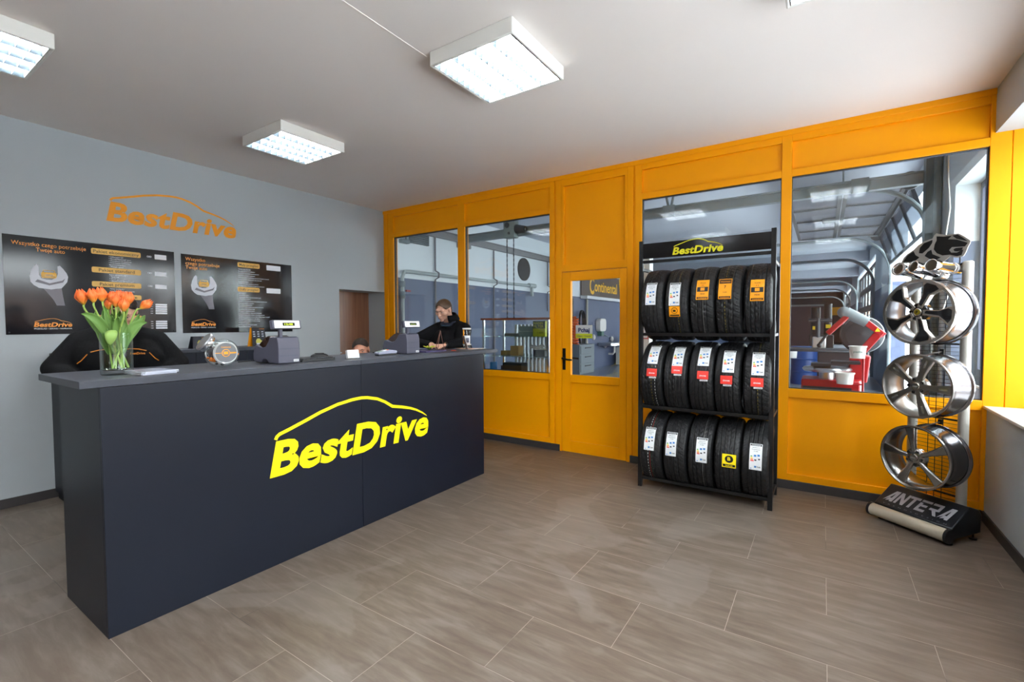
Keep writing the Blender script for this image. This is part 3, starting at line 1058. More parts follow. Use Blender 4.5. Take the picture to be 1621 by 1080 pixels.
    # cables, small grey cabinet at the left of the door view
    c = thing('hanging_cables', (WXL, 13.0, 1.55), 'loops of dark cable hanging on the wall behind the door glass', 'cables')
    for k in range(4):
        pts = [(0.06 + 0.02 * k, 0.22 * math.cos(a) * (0.6 + 0.15 * k), -0.25 + 0.55 * math.sin(a)) for a in [2 * math.pi * i / 20 for i in range(20)]]
        MB().sweep(pts, 0.018, n=6, closed=True).build('cable_loop', RUBBER, c)
    c = thing('orange_hose_coil', (WXL, 12.45, 1.25), 'orange coiled air hose on the wall at the door glass edge', 'hose')
    pts = [(0.12 + 0.1 * math.cos(a), 0.1 * math.sin(a), -0.4 + 0.8 * i / 89) for i, a in enumerate([2 * math.pi * j / 9 for j in range(90)])]
    MB().sweep(pts, 0.026, n=6).build('coil', mat('orange hose', srgb(226, 106, 50), 0.45, noise=0.05), c)
    MB().box(0.0, 0.05, -0.08, 0.08, 0.35, 0.95).build('wall_bracket', DARKST, c)
    c = thing('tool_cabinet', (-5.95, 12.6, 0), 'low grey tool cabinet under the orange hose coil', 'cabinet')
    gm = mat('grey green cabinet', srgb(120, 130, 136), 0.45, noise=0.05)
    MB().box(-0.2, 0.2, -0.5, 0.5, 0, 0.85).build('body', gm, c, bevel=0.01)
    for k in range(3):
        d = MB().box(0.2, 0.22, -0.46, 0.46, 0.06 + 0.26 * k, 0.29 + 0.26 * k).build('drawer', gm, c, bevel=0.004)
        MB().box(0.22, 0.24, -0.2, 0.2, 0.22 + 0.26 * k, 0.24 + 0.26 * k).build('handle', DARKST, d)


def build_cable():
    pts = [(1.02, 6.45, 3.6), (1.03, 6.45, 2.9), (1.05, 6.46, 2.6), (1.02, 6.45, 2.3), (0.97, 6.44, 2.05), (1.0, 6.45, 1.9), (1.06, 6.46, 1.75), (1.0, 6.45, 1.5)]
    tag(MB().sweep(pts, 0.006, n=6).build('hanging_cable', WHITEP), 'thin white cable hanging beside the workshop window reveal', 'cable')


def build_display_case():
    t = thing('display_case', (-3.33, 5.30, 0), 'aluminium framed glass display case behind the glass with brown top', 'display case')
    alu = mat('anodised aluminium', (0.78, 0.80, 0.82, 1), 0.25, 1.0, noise=0.03)
    x0, x1, y0, y1 = -0.50, 0.50, -0.24, 0.24
    for x in (x0, x1):
        for y in (y0, y1):
            MB().box(x - 0.014, x + 0.014, y - 0.014, y + 0.014, 0.0, 1.50).build('post', alu, t)
    tp = MB().box(x0 - 0.03, x1 + 0.05, y0 - 0.03, y1 + 0.03, 1.50, 1.525)
    tp.build('top', wood_mat('brown top board', srgb(140, 66, 36), srgb(170, 86, 50), 0.4, 'X'), t)
    MB().box(x0, x1, y0, y1, 0.0, 0.30).build('base', DARKST, t)
    for z in (0.72, 1.02, 1.28):
        MB().box(x0 + 0.015, x1 - 0.015, y0 + 0.015, y1 - 0.015, z - 0.004, z + 0.004).build('glass_shelf', mat('shelf glass', (0.6, 0.85, 0.82, 1), 0.05, trans=0.9, ior=1.3), t)
    MB().box(x0 + 0.015, x1 - 0.015, y0, y0 + 0.004, 0.3, 1.5).build('glass_front', PANE, t)
    MB().box(x1 - 0.002, x1 + 0.002, y0 + 0.015, y1 - 0.015, 0.3, 1.5).build('glass_side', PANE, t)
    X, Y = -3.33, 5.30
    rnd = random.Random(3)
    # goods on the shelves
    silver = mat('silver blister', (0.85, 0.90, 0.94, 1), 0.3, 0.3, noise=0.35, nscale=50)
    greyc = mat('grey carton', srgb(120, 128, 134), 0.5, noise=0.1)
    for k in range(36):
        row = k // 12
        x = X - 0.20 + 0.060 * (k % 12)
        z = (0.40, 0.735, 1.04)[row]
        h = (0.29, 0.27, 0.40)[row]
        b = MB()
        b.box(x - 0.020, x + 0.020, Y + 0.10, Y + 0.115, z - (0.02 if row else 0), z + h)
        b.box(x - 0.014, x + 0.014, Y + 0.085, Y + 0.10, z, z + h * 0.85)
        o = b.build('wiper_blade_pack', silver)
        tag(o, ['silver wiper blade pack standing in the bottom compartment of the display case', 'silver wiper blade pack hanging on the middle shelf of the display case', 'silver wiper blade pack on the top shelf of the display case'][row],
            'pack', ['wiper packs in the bottom compartment', 'wiper packs on the middle shelf', 'wiper packs on the top shelf'][row])
    for i, z in enumerate((1.284, 1.352)):
        b = MB()
        b.prism(rrect(-0.14, 0.14, 0, 0.065, 0.032), -0.03, 0.03, frame((X + 0.08, Y - 0.02, z), (1, 0, 0), (0, 0, 1)))
        tag(b.build('rolled_pack', mat('frosted film', srgb(160, 182, 184), 0.3, noise=0.2, nscale=40)), ['lower pale rounded pack beside the green filter box', 'upper pale rounded pack beside the green filter box'][i], 'pack')
    b = thing('filter_box', (X + 0.33, Y - 0.12, 1.284), 'lime and dark green filter box on the upper glass shelf', 'box')
    MB().box(-0.09, 0.09, -0.06, 0.06, 0, 0.20).build('carton', mat('lime carton', srgb(196, 206, 30), 0.5, noise=0.03), b, bevel=0.002)
    q = MB()
    q.cur = 0
    q.box(-0.0895, 0.0895, -0.0612, -0.060, 0.105, 0.198)
    q.cur = 1
    M = frame((-0.08, -0.0618, 0.11), (1, 0, 0), (0, 0, 1))
    text_into(q, 'MANN', M, 0, 0.045, 0.032, 0.14, 0.03)
    text_into(q, 'FILTER', M, 0, 0.004, 0.032, 0.15, 0.03)
    q.cur = 2
    text_into(q, 'C 3697', M, 0.05, -0.07, 0.018, 0.09, 0.01)
    q.build('label', [mat('dark green print', srgb(40, 70, 40), 0.5, noise=0.03), MATS['lime carton'], mat('black print', srgb(24, 24, 26), 0.5, noise=0.02)], b, smooth=0)
    spec = [((-0.27, -0.05, 1.026), (0.10, 0.10, 0.06), 'ochre carton', srgb(176, 140, 80), 'short ochre carton left on the middle glass shelf', 'carton'),
            ((-0.07, -0.08, 1.026), (0.13, 0.12, 0.13), 'tan carton', srgb(186, 152, 98), 'tan open carton on the middle glass shelf', 'carton'),
            ((0.30, -0.06, 1.026), (0.17, 0.14, 0.085), 'black case', srgb(24, 25, 28), 'flat black box on the middle glass shelf', 'case'),
            ((-0.12, -0.05, 0.726), (0.30, 0.16, 0.20), 'black tool case', srgb(26, 30, 36), 'large black tool case on the lower glass shelf', 'case'),
            ((-0.44, -0.1, 0.726), (0.035, 0.12, 0.2), 'bright blue pack', srgb(0, 130, 210), 'bright blue upright pack at the left post of the display case', 'pack'),
            ((-0.33, 0.02, 0.726), (0.09, 0.08, 0.15), 'navy pack', srgb(28, 52, 110), 'navy blue pack beside the bright blue one', 'pack'),
            ((-0.2, 0.02, 1.284), (0.2, 0.12, 0.035), 'speckled pack', srgb(120, 120, 116), 'flat grey pack on the upper glass shelf', 'pack')]
    for (p, s, mn, c, lb, ct) in spec:
        o = MB().box(-s[0] / 2, s[0] / 2, -s[1] / 2, s[1] / 2, 0, s[2]).build(ct if ct != 'case' else 'tool_case', mat(mn, c, 0.45, noise=0.06), bevel=0.004)
        o.location = (X + p[0], Y + p[1], p[2] - 0.0)
        tag(o, lb, ct)
    o = MB()
    for k in range(7):
        pts = [(X + 0.18 + 0.30 * i / 9, Y - 0.14 + 0.02 * math.sin(i * 1.3 + k), 1.14 + 0.012 * k % 0.03 + 0.018 * math.sin(i * 0.9 + k * 1.7)) for i in range(10)]
        o.sweep(pts, 0.006, n=6)
    tag(o.build('jump_leads', silver), 'tangled silver leads lying on the flat black box', 'leads')


def build_workshop_machines():
    # tyre changer
    t = thing('tyre_changer', (0.15, 8.6, 0), 'red tyre changer with tilting arm seen through the right window', 'tyre changer')
    MB().prism([(-0.42, -0.3), (0.30, -0.3), (0.36, 0.3), (-0.42, 0.3)], 0, 0.60, Matrix.Identity(4)).build('base', REDP, t, bevel=0.02)
    MB().box(-0.40, 0.2, -0.305, -0.30, 0.3, 0.5).build('kick_panel', DARKST, t)
    MB().lathe([(0, 0.60), (0.10, 0.60), (0.10, 0.70), (0.30, 0.71), (0.32, 0.74), (0.30, 0.77), (0.12, 0.79), (0, 0.79)], 32, Matrix.Translation((-0.10, 0, 0))).build('turntable', STEEL, t)
    MB().prism([(0.10, 0.55), (0.40, 0.55), (0.44, 0.95), (0.24, 1.0)], 0.05, 0.3, Matrix(((1, 0, 0, 0), (0, 0, 1, 0), (0, 1, 0, 0), (0, 0, 0, 1)))).build('column_foot', REDP, t, bevel=0.02)
    A = MB()
    A.sweep([(0.22, 0.1, 0.85), (0.55, 0.05, 1.33)], 0.075, n=4)
    A.build('column', REDP, t, bevel=0.01)
    MB().sweep([(0.58, 0.05, 1.26), (0.36, 0.0, 1.46)], 0.06, n=4).build('swing_arm', REDP, t, bevel=0.01)
    MB().tube((0.38, 0, 1.45), (0.12, -0.02, 1.60), 0.075, 0.085, n=18).ball((0.10, -0.02, 1.60), 0.085).build('arm_head', GREYST, t)
    MB().sweep([(0.14, -0.05, 1.54), (-0.10, -0.05, 1.28)], 0.05, n=4).build('tool_arm', REDP, t, bevel=0.01)
    MB().tube((-0.10, -0.05, 1.28), (-0.2, -0.05, 1.12), 0.02).ball((-0.2, -0.05, 1.1), 0.035).build('tool_head', DARKST, t)
    M = frame((0.478, -0.04, 1.29), (0.68, 0, -0.73), (0.73, 0.0, 0.68))
    MB().prism([(-0.03, -0.025), (0.03, -0.025), (0, 0.03)], 0.0, 0.002, frame((0.50, -0.045, 1.34), (1, 0, 0), (0, 0, 1))).build('warning_sticker', mat('sticker yellow', srgb(250, 214, 30), 0.5, noise=0.03), t)
    MB().box(-0.05, 0.30, -0.28, 0.05, 0.84, 0.88).box(-0.30, -0.05, -0.28, 0.0, 0.80, 0.84).build('tool_tray', DARKST, t)
    # wheel balancer behind
    b = thing('wheel_balancer', (0.22, 9.9, 0), 'grey wheel balancer with a round hood behind the red tyre changer', 'wheel balancer')
    MB().box(-0.3, 0.35, -0.25, 0.25, 0, 0.95).build('cabinet', DARKST, b, bevel=0.02)
    MB().lathe([(0.22, 0), (0.28, 0.02), (0.30, 0.10), (0.28, 0.20), (0.22, 0.22)], 40, frame((0.30, -0.3, 1.25), (1, 0, 0), (0, 0, 1)), closed=True).build('wheel_hood', DARKST, b)
    MB().lathe([(0, 0.05), (0.20, 0.05), (0.22, 0.12), (0.0, 0.14)], 32, frame((0.30, -0.3, 1.25), (1, 0, 0), (0, 0, 1))).build('hub_disc', mat('mid grey plastic', srgb(26, 29, 34), 0.4, noise=0.05), b)
    # buckets
    for i, (x, y, z, rr, h, lb) in enumerate(((0.40, 8.1, 0.95, 0.10, 0.17, 'white bucket on the upper arm of the red stand'), (0.26, 8.1, 0.58, 0.11, 0.16, 'white bucket hanging low on the red stand'), (-0.62, 12.9, 0.62, 0.13, 0.2, 'white bucket beside the blue drum'))):
        k = thing('bucket', (x, y, z), lb, 'bucket')
        MB().lathe([(0, 0), (rr * 0.85, 0), (rr, h), (rr + 0.008, h), (rr + 0.008, h - 0.015), (rr - 0.004, h - 0.01), (rr * 0.82, 0.01), (0, 0.01)], 24).build('pail', WHITEP, k)
        if i == 0:
            g = MB()
            text_into(g, 'pasta', frame((-0.05, -rr - 0.004, 0.08), (1, 0, 0), (0, 0, 1)), 0, 0, 0.03, 0.1, 0.01)
            g.build('print', MATS['green plastic'], k, smooth=0)
    r = thing('bucket_stand', (0.45, 8.15, 0), 'thin red upright stand carrying two white buckets', 'stand')
    MB().tube((0.02, 0, 0.02), (0.02, 0, 1.02), 0.014).build('pole', REDP, r)
    MB().tube((0.02, 0, 0.946), (-0.14, -0.05, 0.946), 0.01).tube((0.02, 0, 0.576), (-0.28, -0.05, 0.576), 0.01).build('arm', REDP, r)
    MB().box(-0.12, 0.16, -0.12, 0.12, 0.0, 0.03).build('foot', DARKST, r)
    d = thing('oil_drum', (-0.35, 13.1, 0), 'blue oil drum on the workshop floor seen at the left of the right window', 'drum')
    MB().lathe([(0, 0), (0.29, 0), (0.30, 0.03), (0.29, 0.28), (0.305, 0.30), (0.29, 0.32), (0.29, 0.58), (0.305, 0.60), (0.29, 0.62), (0.29, 0.86), (0.30, 0.89), (0.28, 0.88), (0, 0.87)], 32).build('barrel', mat('blue drum paint', srgb(16, 66, 130), 0.4, noise=0.08), d)
    # workbench with tools, dark shapes further back
    w = thing('workbench', (-0.25, 12.0, 0), 'dark workbench with clamps and tools behind the tyre changer', 'workbench')
    MB().box(-0.6, 0.9, -0.35, 0.35, 0.84, 0.9).build('bench_top', DARKST, w)
    for x in (-0.55, 0.85):
        for y in (-0.3, 0.3):
            MB().box(x - 0.03, x + 0.03, y - 0.03, y + 0.03, 0, 0.84).build('leg', DARKST, w)
    MB().tube((0.15, 0.0, 0.9), (0.15, 0.0, 1.55), 0.05).tube((-0.02, 0, 1.5), (0.4, 0, 1.5), 0.04).build('press_column', DARKST, w)
    MB().box(0.05, 0.30, -0.05, 0.1, 0.9, 1.15).build('vice', STEEL, w, bevel=0.02)
    e = thing('engine_stand', (-0.05, 16.5, 0), 'dark lifting machine with yellow details in the far workshop', 'machine')
    MB().box(-0.3, 0.3, -0.2, 0.2, 0.0, 1.1).build('frame', DARKST, e, bevel=0.02)
    MB().tube((-0.15, 0, 1.1), (-0.15, 0, 1.9), 0.12).tube((0.15, 0, 1.1), (0.15, 0, 2.0), 0.10).build('cylinder', RUBBER, e)
    MB().box(-0.22, -0.1, -0.21, -0.20, 1.25, 1.35).box(0.1, 0.22, -0.21, -0.2, 1.3, 1.4).build('yellow_marker', MATS['sticker yellow'], e)
    p = thing('folding_screen', (-1.0, 30.0, 0), 'pale framed screen standing at the far end of the workshop', 'screen')
    MB().box(-1.3, 1.2, -0.04, 0.04, 0, 2.35).build('panel', mat('dusty pink panel', srgb(66, 52, 60), 0.6, noise=0.08), p)
    MB().box(-1.4, -1.3, -0.06, 0.06, 0, 2.42).box(1.2, 1.3, -0.06, 0.06, 0, 2.42).box(-1.4, 1.3, -0.06, 0.06, 2.35, 2.45).build('frame', GREYST, p)
    # white column seen between the tyres, with notice
    c = thing('column', (-2.40, 7.5, 0), 'white column with a red framed notice behind the tyre rack', 'column')
    MB().box(-0.09, 0.09, -0.09, 0.09, 0, 2.62).build('shaft', WHITEP, c)
    q = MB()
    q.box(-0.07, 0.075, -0.094, -0.091, 1.20, 1.42)
    q.build('notice', mat('red print', srgb(214, 40, 40), 0.5, noise=0.03), c)
    MB().box(-0.06, 0.065, -0.097, -0.094, 1.215, 1.405).build('notice_sheet', PAPER, c)

build_hall()
build_cable()
build_doors()
build_hall_fittings()
build_display_case()
build_workshop_machines()


# ================================================================== WALL LOGO AND POSTERS
def build_wall_graphics():
    L = MB()
    logo_into(L, frame((XL + 0.0015, 1.505, 2.395), (0, 1, 0), (0, 0, 1)), 0, 0, 1.115)
    tag(L.build('wall_lettering', OVINYL, smooth=0), 'orange slanted lettering with car outline on the grey left wall', 'lettering')
    gloss = mat('glossy black poster print', srgb(24, 23, 28), 0.11, noise=0.1, nscale=4, spec=0.6)
    # the studio backdrop of the print: a soft lighter pool, part of the picture printed on it
    otext = mat('orange print', srgb(238, 150, 50), 0.35, noise=0.03)
    wtext = mat('white print', srgb(222, 224, 230), 0.35, noise=0.03)
    gold = mat('gold button print', srgb(226, 176, 84), 0.3, noise=0.10, nscale=9)
    dtext = mat('dark button print', srgb(40, 28, 20), 0.35, noise=0.03)
    wbox = mat('white price box', srgb(232, 234, 240), 0.35, noise=0.02)
    wr1 = mat('printed wrench steel', srgb(196, 198, 206), 0.25, noise=0.10, nscale=7)
    wr2 = mat('printed wrench shade', srgb(112, 108, 116), 0.25, noise=0.12, nscale=7)
    ycar = mat('printed yellow car', srgb(226, 168, 40), 0.3, noise=0.1)
    mats = [gloss, otext, wtext, gold, dtext, wbox, wr1, wr2, ycar]

    def poster(y0, z0, w, h, name_label, side):
        root = thing('wall_poster', (XL, y0, z0), name_label, 'poster')
        MB().box(0, 0.005, 0, w, 0, h).build('board', gloss, root)
        M = frame((0.0052, 0, 0), (0, 1, 0), (0, 0, 1))
        return root, M

    def part(root, name, fn, mats_, label=None):
        b = MB()
        fn(b)
        o = b.build(name, mats_, root, smooth=0)
        if label:
            o['label'] = label

    # wrench outline, shared by both prints
    W1 = [(0.144, 0.474), (0.155, 0.521), (0.172, 0.559), (0.189, 0.577), (0.199, 0.557), (0.2, 0.488), (0.213, 0.461), (0.243, 0.45), (0.277, 0.452), (0.305, 0.473),
          (0.314, 0.507), (0.313, 0.568), (0.329, 0.575), (0.349, 0.548), (0.37, 0.512), (0.378, 0.484), (0.371, 0.44), (0.352, 0.41), (0.334, 0.385), (0.27, 0.372), (0.197, 0.381), (0.168, 0.402), (0.149, 0.429)]
    HANDLE = [(0.225, 0.376), (0.30, 0.374), (0.334, 0.387), (0.340, 0.33), (0.345, 0.29), (0.352, 0.24), (0.30, 0.24), (0.285, 0.28), (0.262, 0.32)]

    def wrench(b, M, dx, dy, k):
        b.cur = 0
        b.add([(dx + x * k, dy + y * k, 0.0002) for x, y in W1], [tuple(range(len(W1)))][:0] or _tri(W1), M)
        b.cur = 1
        b.add([(dx + x * k, dy + y * k, 0.0001) for x, y in HANDLE], _tri(HANDLE), M)
        inner = [(0.175, 0.43), (0.26, 0.405), (0.345, 0.435), (0.36, 0.47), (0.34, 0.45), (0.262, 0.422), (0.19, 0.45)]
        b.add([(dx + x * k, dy + y * k, 0.0004) for x, y in inner], _tri(inner), M)
        b.cur = 2
        car = [(0.214, 0.472), (0.222, 0.465), (0.298, 0.465), (0.306, 0.474), (0.306, 0.505), (0.300, 0.512), (0.294, 0.530), (0.226, 0.530), (0.220, 0.512), (0.213, 0.505)]
        b.add([(dx + x * k, dy + y * k, 0.0003) for x, y in car], _tri(car), M)
        b.cur = 3
        for (a, c, d, e) in ((0.228, 0.292, 0.512, 0.526), (0.236, 0.284, 0.486, 0.493), (0.222, 0.298, 0.474, 0.478)):
            b.box(dx + a * k, dx + c * k, dy + d * k, dy + e * k, 0.0004, 0.0006, M)

    r, M = poster(0.857, 1.375, 1.166, 0.795, 'wider left poster on the grey wall, with a wrench and four gold package buttons', 0)
    part(r, 'heading', lambda b: (text_into(b, 'Wszystko czego potrzebuje', M, 0.048, 0.720, 0.032, 0.452, 0.006, lift=0.0003), text_into(b, 'Twoje auto', M, 0.188, 0.678, 0.032, 0.175, 0.006, lift=0.0003)), otext)
    part(r, 'wrench_picture', lambda b: wrench(b, M, 0, 0, 1.0), [wr1, wr2, ycar, gloss])
    part(r, 'logo', lambda b: logo_into(b, M, 0.158, 0.062, 0.235, 0.0003), otext)
    part(r, 'tagline', lambda b: text_into(b, 'PRZEGLĄD • SERWIS • NAPRAWA', M, 0.160, 0.040, 0.011, 0.232, 0.01, lift=0.0003), wtext)
    btn = [(0.534, 0.893, 0.703, 0.753, 'Pakiet ekonomiczny', 0.33), (0.534, 0.892, 0.540, 0.590, 'Pakiet standard', 0.26), (0.532, 0.891, 0.415, 0.463, 'Pakiet premium', 0.25),
           (0.532, 0.889, 0.308, 0.352, 'Pakiet dodatkowe', 0.29), (0.532, 0.888, 0.120, 0.163, 'Pakiet zimowy', 0.25)]
    for x0, x1, ya, yb, s, w in btn:
        def fn(b):
            b.cur = 0
            b.prism(rrect(x0, x1, ya, yb, 0.012), 0, 0.0004, M)
            b.cur = 1
            text_into(b, s, M, (x0 + x1) / 2, ya + 0.012, 0.027, w, 0.006, align='C', lift=0.0006)
        part(r, 'button', fn, [gold, dtext], 'gold button printed ' + s)
    rows = [(0.685, ['• Odkurzanie kół', '• Montaż/Demontaż opon', '• Wyważanie kół (stalowe)', '• Dokręcenie kół kluczem', '   dynamometrycznym', '• Wentyle opony']),
            (0.522, ['Pakiet ekonomiczny +', '• Mycie kół', '• Zawór gumowy/metal', '• Uszczelnienie kół stalowych']),
            (0.396, ['Pakiet standard +', '                 Przechowywanie depozytowe', '                 do drugiego montażu'])]
    for ytop, ls in rows:
        def fn(b):
            for i, s in enumerate(ls):
                text_into(b, s, M, 0.656, ytop - 0.0178 * i, 0.0105, None, 0.012, lift=0.0003)
        part(r, 'list_text', fn, wtext)

    def boxes(b):
        for (a, c, d, e) in ((1.003, 1.10, 0.706, 0.752), (1.001, 1.098, 0.546, 0.586), (1.0, 1.096, 0.424, 0.464)):
            b.prism(rrect(a, c, d, e, 0.004), 0, 0.0004, M)
        for k in range(5):
            b.prism(rrect(0.998, 1.094, 0.179 + 0.0208 * k, 0.195 + 0.0208 * k, 0.003), 0, 0.0004, M)
        for k in range(4):
            b.prism(rrect(0.997, 1.092, 0.037 + 0.0208 * k, 0.053 + 0.0208 * k, 0.003), 0, 0.0004, M)
    part(r, 'price_boxes', boxes, wbox)

    def ods(b):
        for y in (0.718, 0.562, 0.439):
            text_into(b, 'OD', M, 0.941, y, 0.015, 0.037, 0.02, lift=0.0003)
        for k in range(5):
            text_into(b, 'OD', M, 0.958, 0.182 + 0.0208 * k, 0.008, 0.02, 0.02, lift=0.0003)
        for k in range(4):
            text_into(b, 'OD', M, 0.958, 0.040 + 0.0208 * k, 0.008, 0.02, 0.02, lift=0.0003)
    part(r, 'price_words', ods, wtext)
    for y in (0.018, 1.148):
        MB().lathe([(0.006, 0.0), (0.006, 0.0015), (0.0, 0.0022)], 10, frame((0.005, y, 0.018), (0, 1, 0), (0, 0, 1))).build('screw', DARKST if 'DARKST' in globals() else BLACKM, r)

    r, M = poster(2.083, 1.366, 1.166, 0.797, 'right poster beside the first, with a wrench and two gold inspection buttons', 1)
    part(r, 'heading', lambda b: [text_into(b, s, M, 0.038, y, 0.033, w, 0.006, lift=0.0003) for s, y, w in (('Wszystko', 0.735, 0.183), ('czego potrzebuje', 0.693, 0.32), ('Twoje auto', 0.651, 0.2))], otext)
    part(r, 'wrench_picture', lambda b: wrench(b, M, -0.065, 0.0, 1.03), [wr1, wr2, ycar, gloss])
    part(r, 'logo', lambda b: logo_into(b, M, 0.074, 0.073, 0.232, 0.0003), otext)
    part(r, 'tagline', lambda b: text_into(b, 'PRZEGLĄD • SERWIS • NAPRAWA', M, 0.075, 0.050, 0.011, 0.230, 0.01, lift=0.0003), wtext)
    for x0, x1, ya, yb, s in ((0.542, 0.785, 0.718, 0.771, 'Mały przegląd'), (0.537, 0.779, 0.449, 0.500, 'Duży przegląd')):
        def fn(b):
            b.cur = 0
            b.prism(rrect(x0, x1, ya, yb, 0.014), 0, 0.0004, M)
            b.cur = 1
            text_into(b, s, M, (x0 + x1) / 2, ya + 0.015, 0.026, 0.205, 0.004, align='C', lift=0.0006)
        part(r, 'button', fn, [gold, dtext], 'gold button printed ' + s)
    small = ['Wymiana oleju i filtra oleju', 'Sprawdzenie świateł i ich ustawienia', 'Sprawdzenie wycieraczek i spryskiwaczy szyb', 'Sprawdzenie zawieszenia i geometrii', 'Sprawdzenie układu wydechowego (szczelności tłumika i mocowań)',
             'Kontrola hamulców (klocki, tarcze, płyn, przewody)', 'Kontrola akumulatora', 'Kontrola stanu opon i uzupełnienie ciśnienia', 'Test diagnostyczny i kasowanie przeglądów inspekcyjnych']
    big = ['Mały przegląd +', 'Wymiana filtra paliwa', 'Wymiana filtra kabinowego (przeciwpyłkowego)', 'Wymiana filtra powietrza', 'Kontrola i ewentualna wymiana świec zapłonowych/żarowych', 'Smarowanie zamków i zawiasów',
           'Sprawdzenie i ustawienie kół', 'Sprawdzenie układu napędowego (pasków klinowych)', 'Sprawdzenie układu kierowniczego', 'Sprawdzenie i uzupełnienie płynów', 'Smarowanie, odkażanie i odgrzybianie klimatyzacji',
           'Sprawdzenie stanu paska rozrządu i ewentualna wymiana', 'Sprawdzenie i ewentualna wymiana oleju w skrzyni biegów i mostach', 'Kontrola poziomu spryskiwacza i odmrażanie', 'Kontrola i regulacja napięcia hamulca ręcznego',
           'Kontrola akumulatora', 'Kontrola geometrii zawieszenia pojazdu', 'Kontrola działania świateł']
    for lst, ytop, st in ((small, 0.692, 0.0228), (big, 0.425, 0.0217)):
        def fn(b):
            for i, s in enumerate(lst):
                text_into(b, s, M, 0.548 - i * 0.0005, ytop - st * i, 0.0098, None, 0.012, lift=0.0003, spacing=0.9)
        part(r, 'list_text', fn, wtext)

    part(r, 'price_box', lambda b: b.prism(rrect(0.863, 1.031, 0.711, 0.770, 0.006), 0, 0.0004, M), wbox)
    part(r, 'price_box', lambda b: b.prism(rrect(0.858, 1.025, 0.447, 0.504, 0.006), 0, 0.0004, M), wbox)


def _tri(pts):
    from mathutils.geometry import tessellate_polygon
    return [tuple(t) for t in tessellate_polygon([[Vector((p[0], p[1], 0)) for p in pts]])]


# ================================================================== TYRE RACK
TR = 0.315      # tyre radius


def tyre_mesh(style):
    """treaded tyre, axis along local X"""
    n = 216
    w = 0.097
    prof = [(-0.058, 0.190), (-0.066, 0.196), (-0.085, 0.215), (-0.094, 0.245), (-0.096, 0.268), (-0.092, 0.288), (-0.086, 0.300)]
    tread = np.linspace(-0.080, 0.080, 33)
    cols = [(x, r, 0) for x, r in prof] + [(x, TR - 1.15 * (abs(x) ** 2.2) * 2.0, 1) for x in tread] + [(-x, r, 0) for x, r in reversed(prof)]
    groove = {0: (-0.045, -0.015, 0.015, 0.045), 1: (-0.035, 0.0, 0.035), 2: (-0.05, -0.02, 0.02, 0.05)}[style]
    vs, fs = [], []
    for i in range(n):
        for (x, r, t) in cols:
            a = 2 * math.pi * i / n
            rr = r
            if t:
                if any(abs(x - g) < 0.004 for g in groove):
                    rr -= 0.006
                else:
                    if style == 0:
                        ph = i + abs(x) * 90
                    elif style == 1:
                        ph = i + x * 70 + (4 if abs(x) > 0.035 else 0)
                    else:
                        ph = i - abs(x) * 130
                    k = ph % 5
                    if k < 1.1:
                        rr -= 0.0045 if abs(x) > 0.02 or style != 0 else 0.0025
                    elif abs(k - 3) < 0.5 and abs(x) > 0.05:
                        rr -= 0.002
            elif 0.28 < r:
                if (i % 5) < 1.2:
                    rr -= 0.003
            vs.append((x, -rr * math.cos(a), rr * math.sin(a)))
    m = len(cols)
    for i in range(n):
        j = (i + 1) % n
        for k in range(m - 1):
            fs.append((i * m + k, i * m + k + 1, j * m + k + 1, j * m + k))
    # inner liner
    o = len(vs)
    inn = [(-0.058, 0.190), (-0.052, 0.196), (-0.075, 0.235), (-0.07, 0.285), (0.07, 0.285), (0.075, 0.235), (0.052, 0.196), (0.058, 0.190)]
    for i in range(n):
        a = 2 * math.pi * i / n
        for (x, r) in inn:
            vs.append((x, -r * math.cos(a), r * math.sin(a)))
    m2 = len(inn)
    for i in range(n):
        j = (i + 1) % n
        for k in range(m2 - 1):
            fs.append((o + i * m2 + k, o + i * m2 + k + 1, o + j * m2 + k + 1, o + j * m2 + k))
    b = MB()
    b.add(vs, fs)
    return b


TYRE_RUB = mat('tyre rubber', srgb(24, 24, 26), 0.48, noise=0.2, nscale=25, bump=0.05)
LAB = {}


def curved(b, xa, xb, a0, a1, rr, n=8, skew=0.0):
    """patch lying on the tread between angles a0..a1 (degrees above the front) and widths xa..xb"""
    vs = []
    for i in range(n + 1):
        a = R(a0 + (a1 - a0) * i / n)
        for x in (xa, xb):
            vs.append((x + skew * (a0 + (a1 - a0) * i / n), -rr * math.cos(a), rr * math.sin(a)))
    b.add(vs, [(2 * i, 2 * i + 1, 2 * i + 3, 2 * i + 2) for i in range(n)])


def curved_text(b, s, xc, a, h, w, rr):
    vs, fs = text_geo(s, 0.02)
    xs = [v[0] for v in vs]
    kx = w / (max(xs) - min(xs))
    k = h / 0.7
    out = []
    for v in vs:
        an = R(a) + v[1] * k / rr
        out.append((xc + (v[0] - (max(xs) + min(xs)) / 2) * kx, -rr * math.cos(an), rr * math.sin(an)))
    b.add(out, fs)


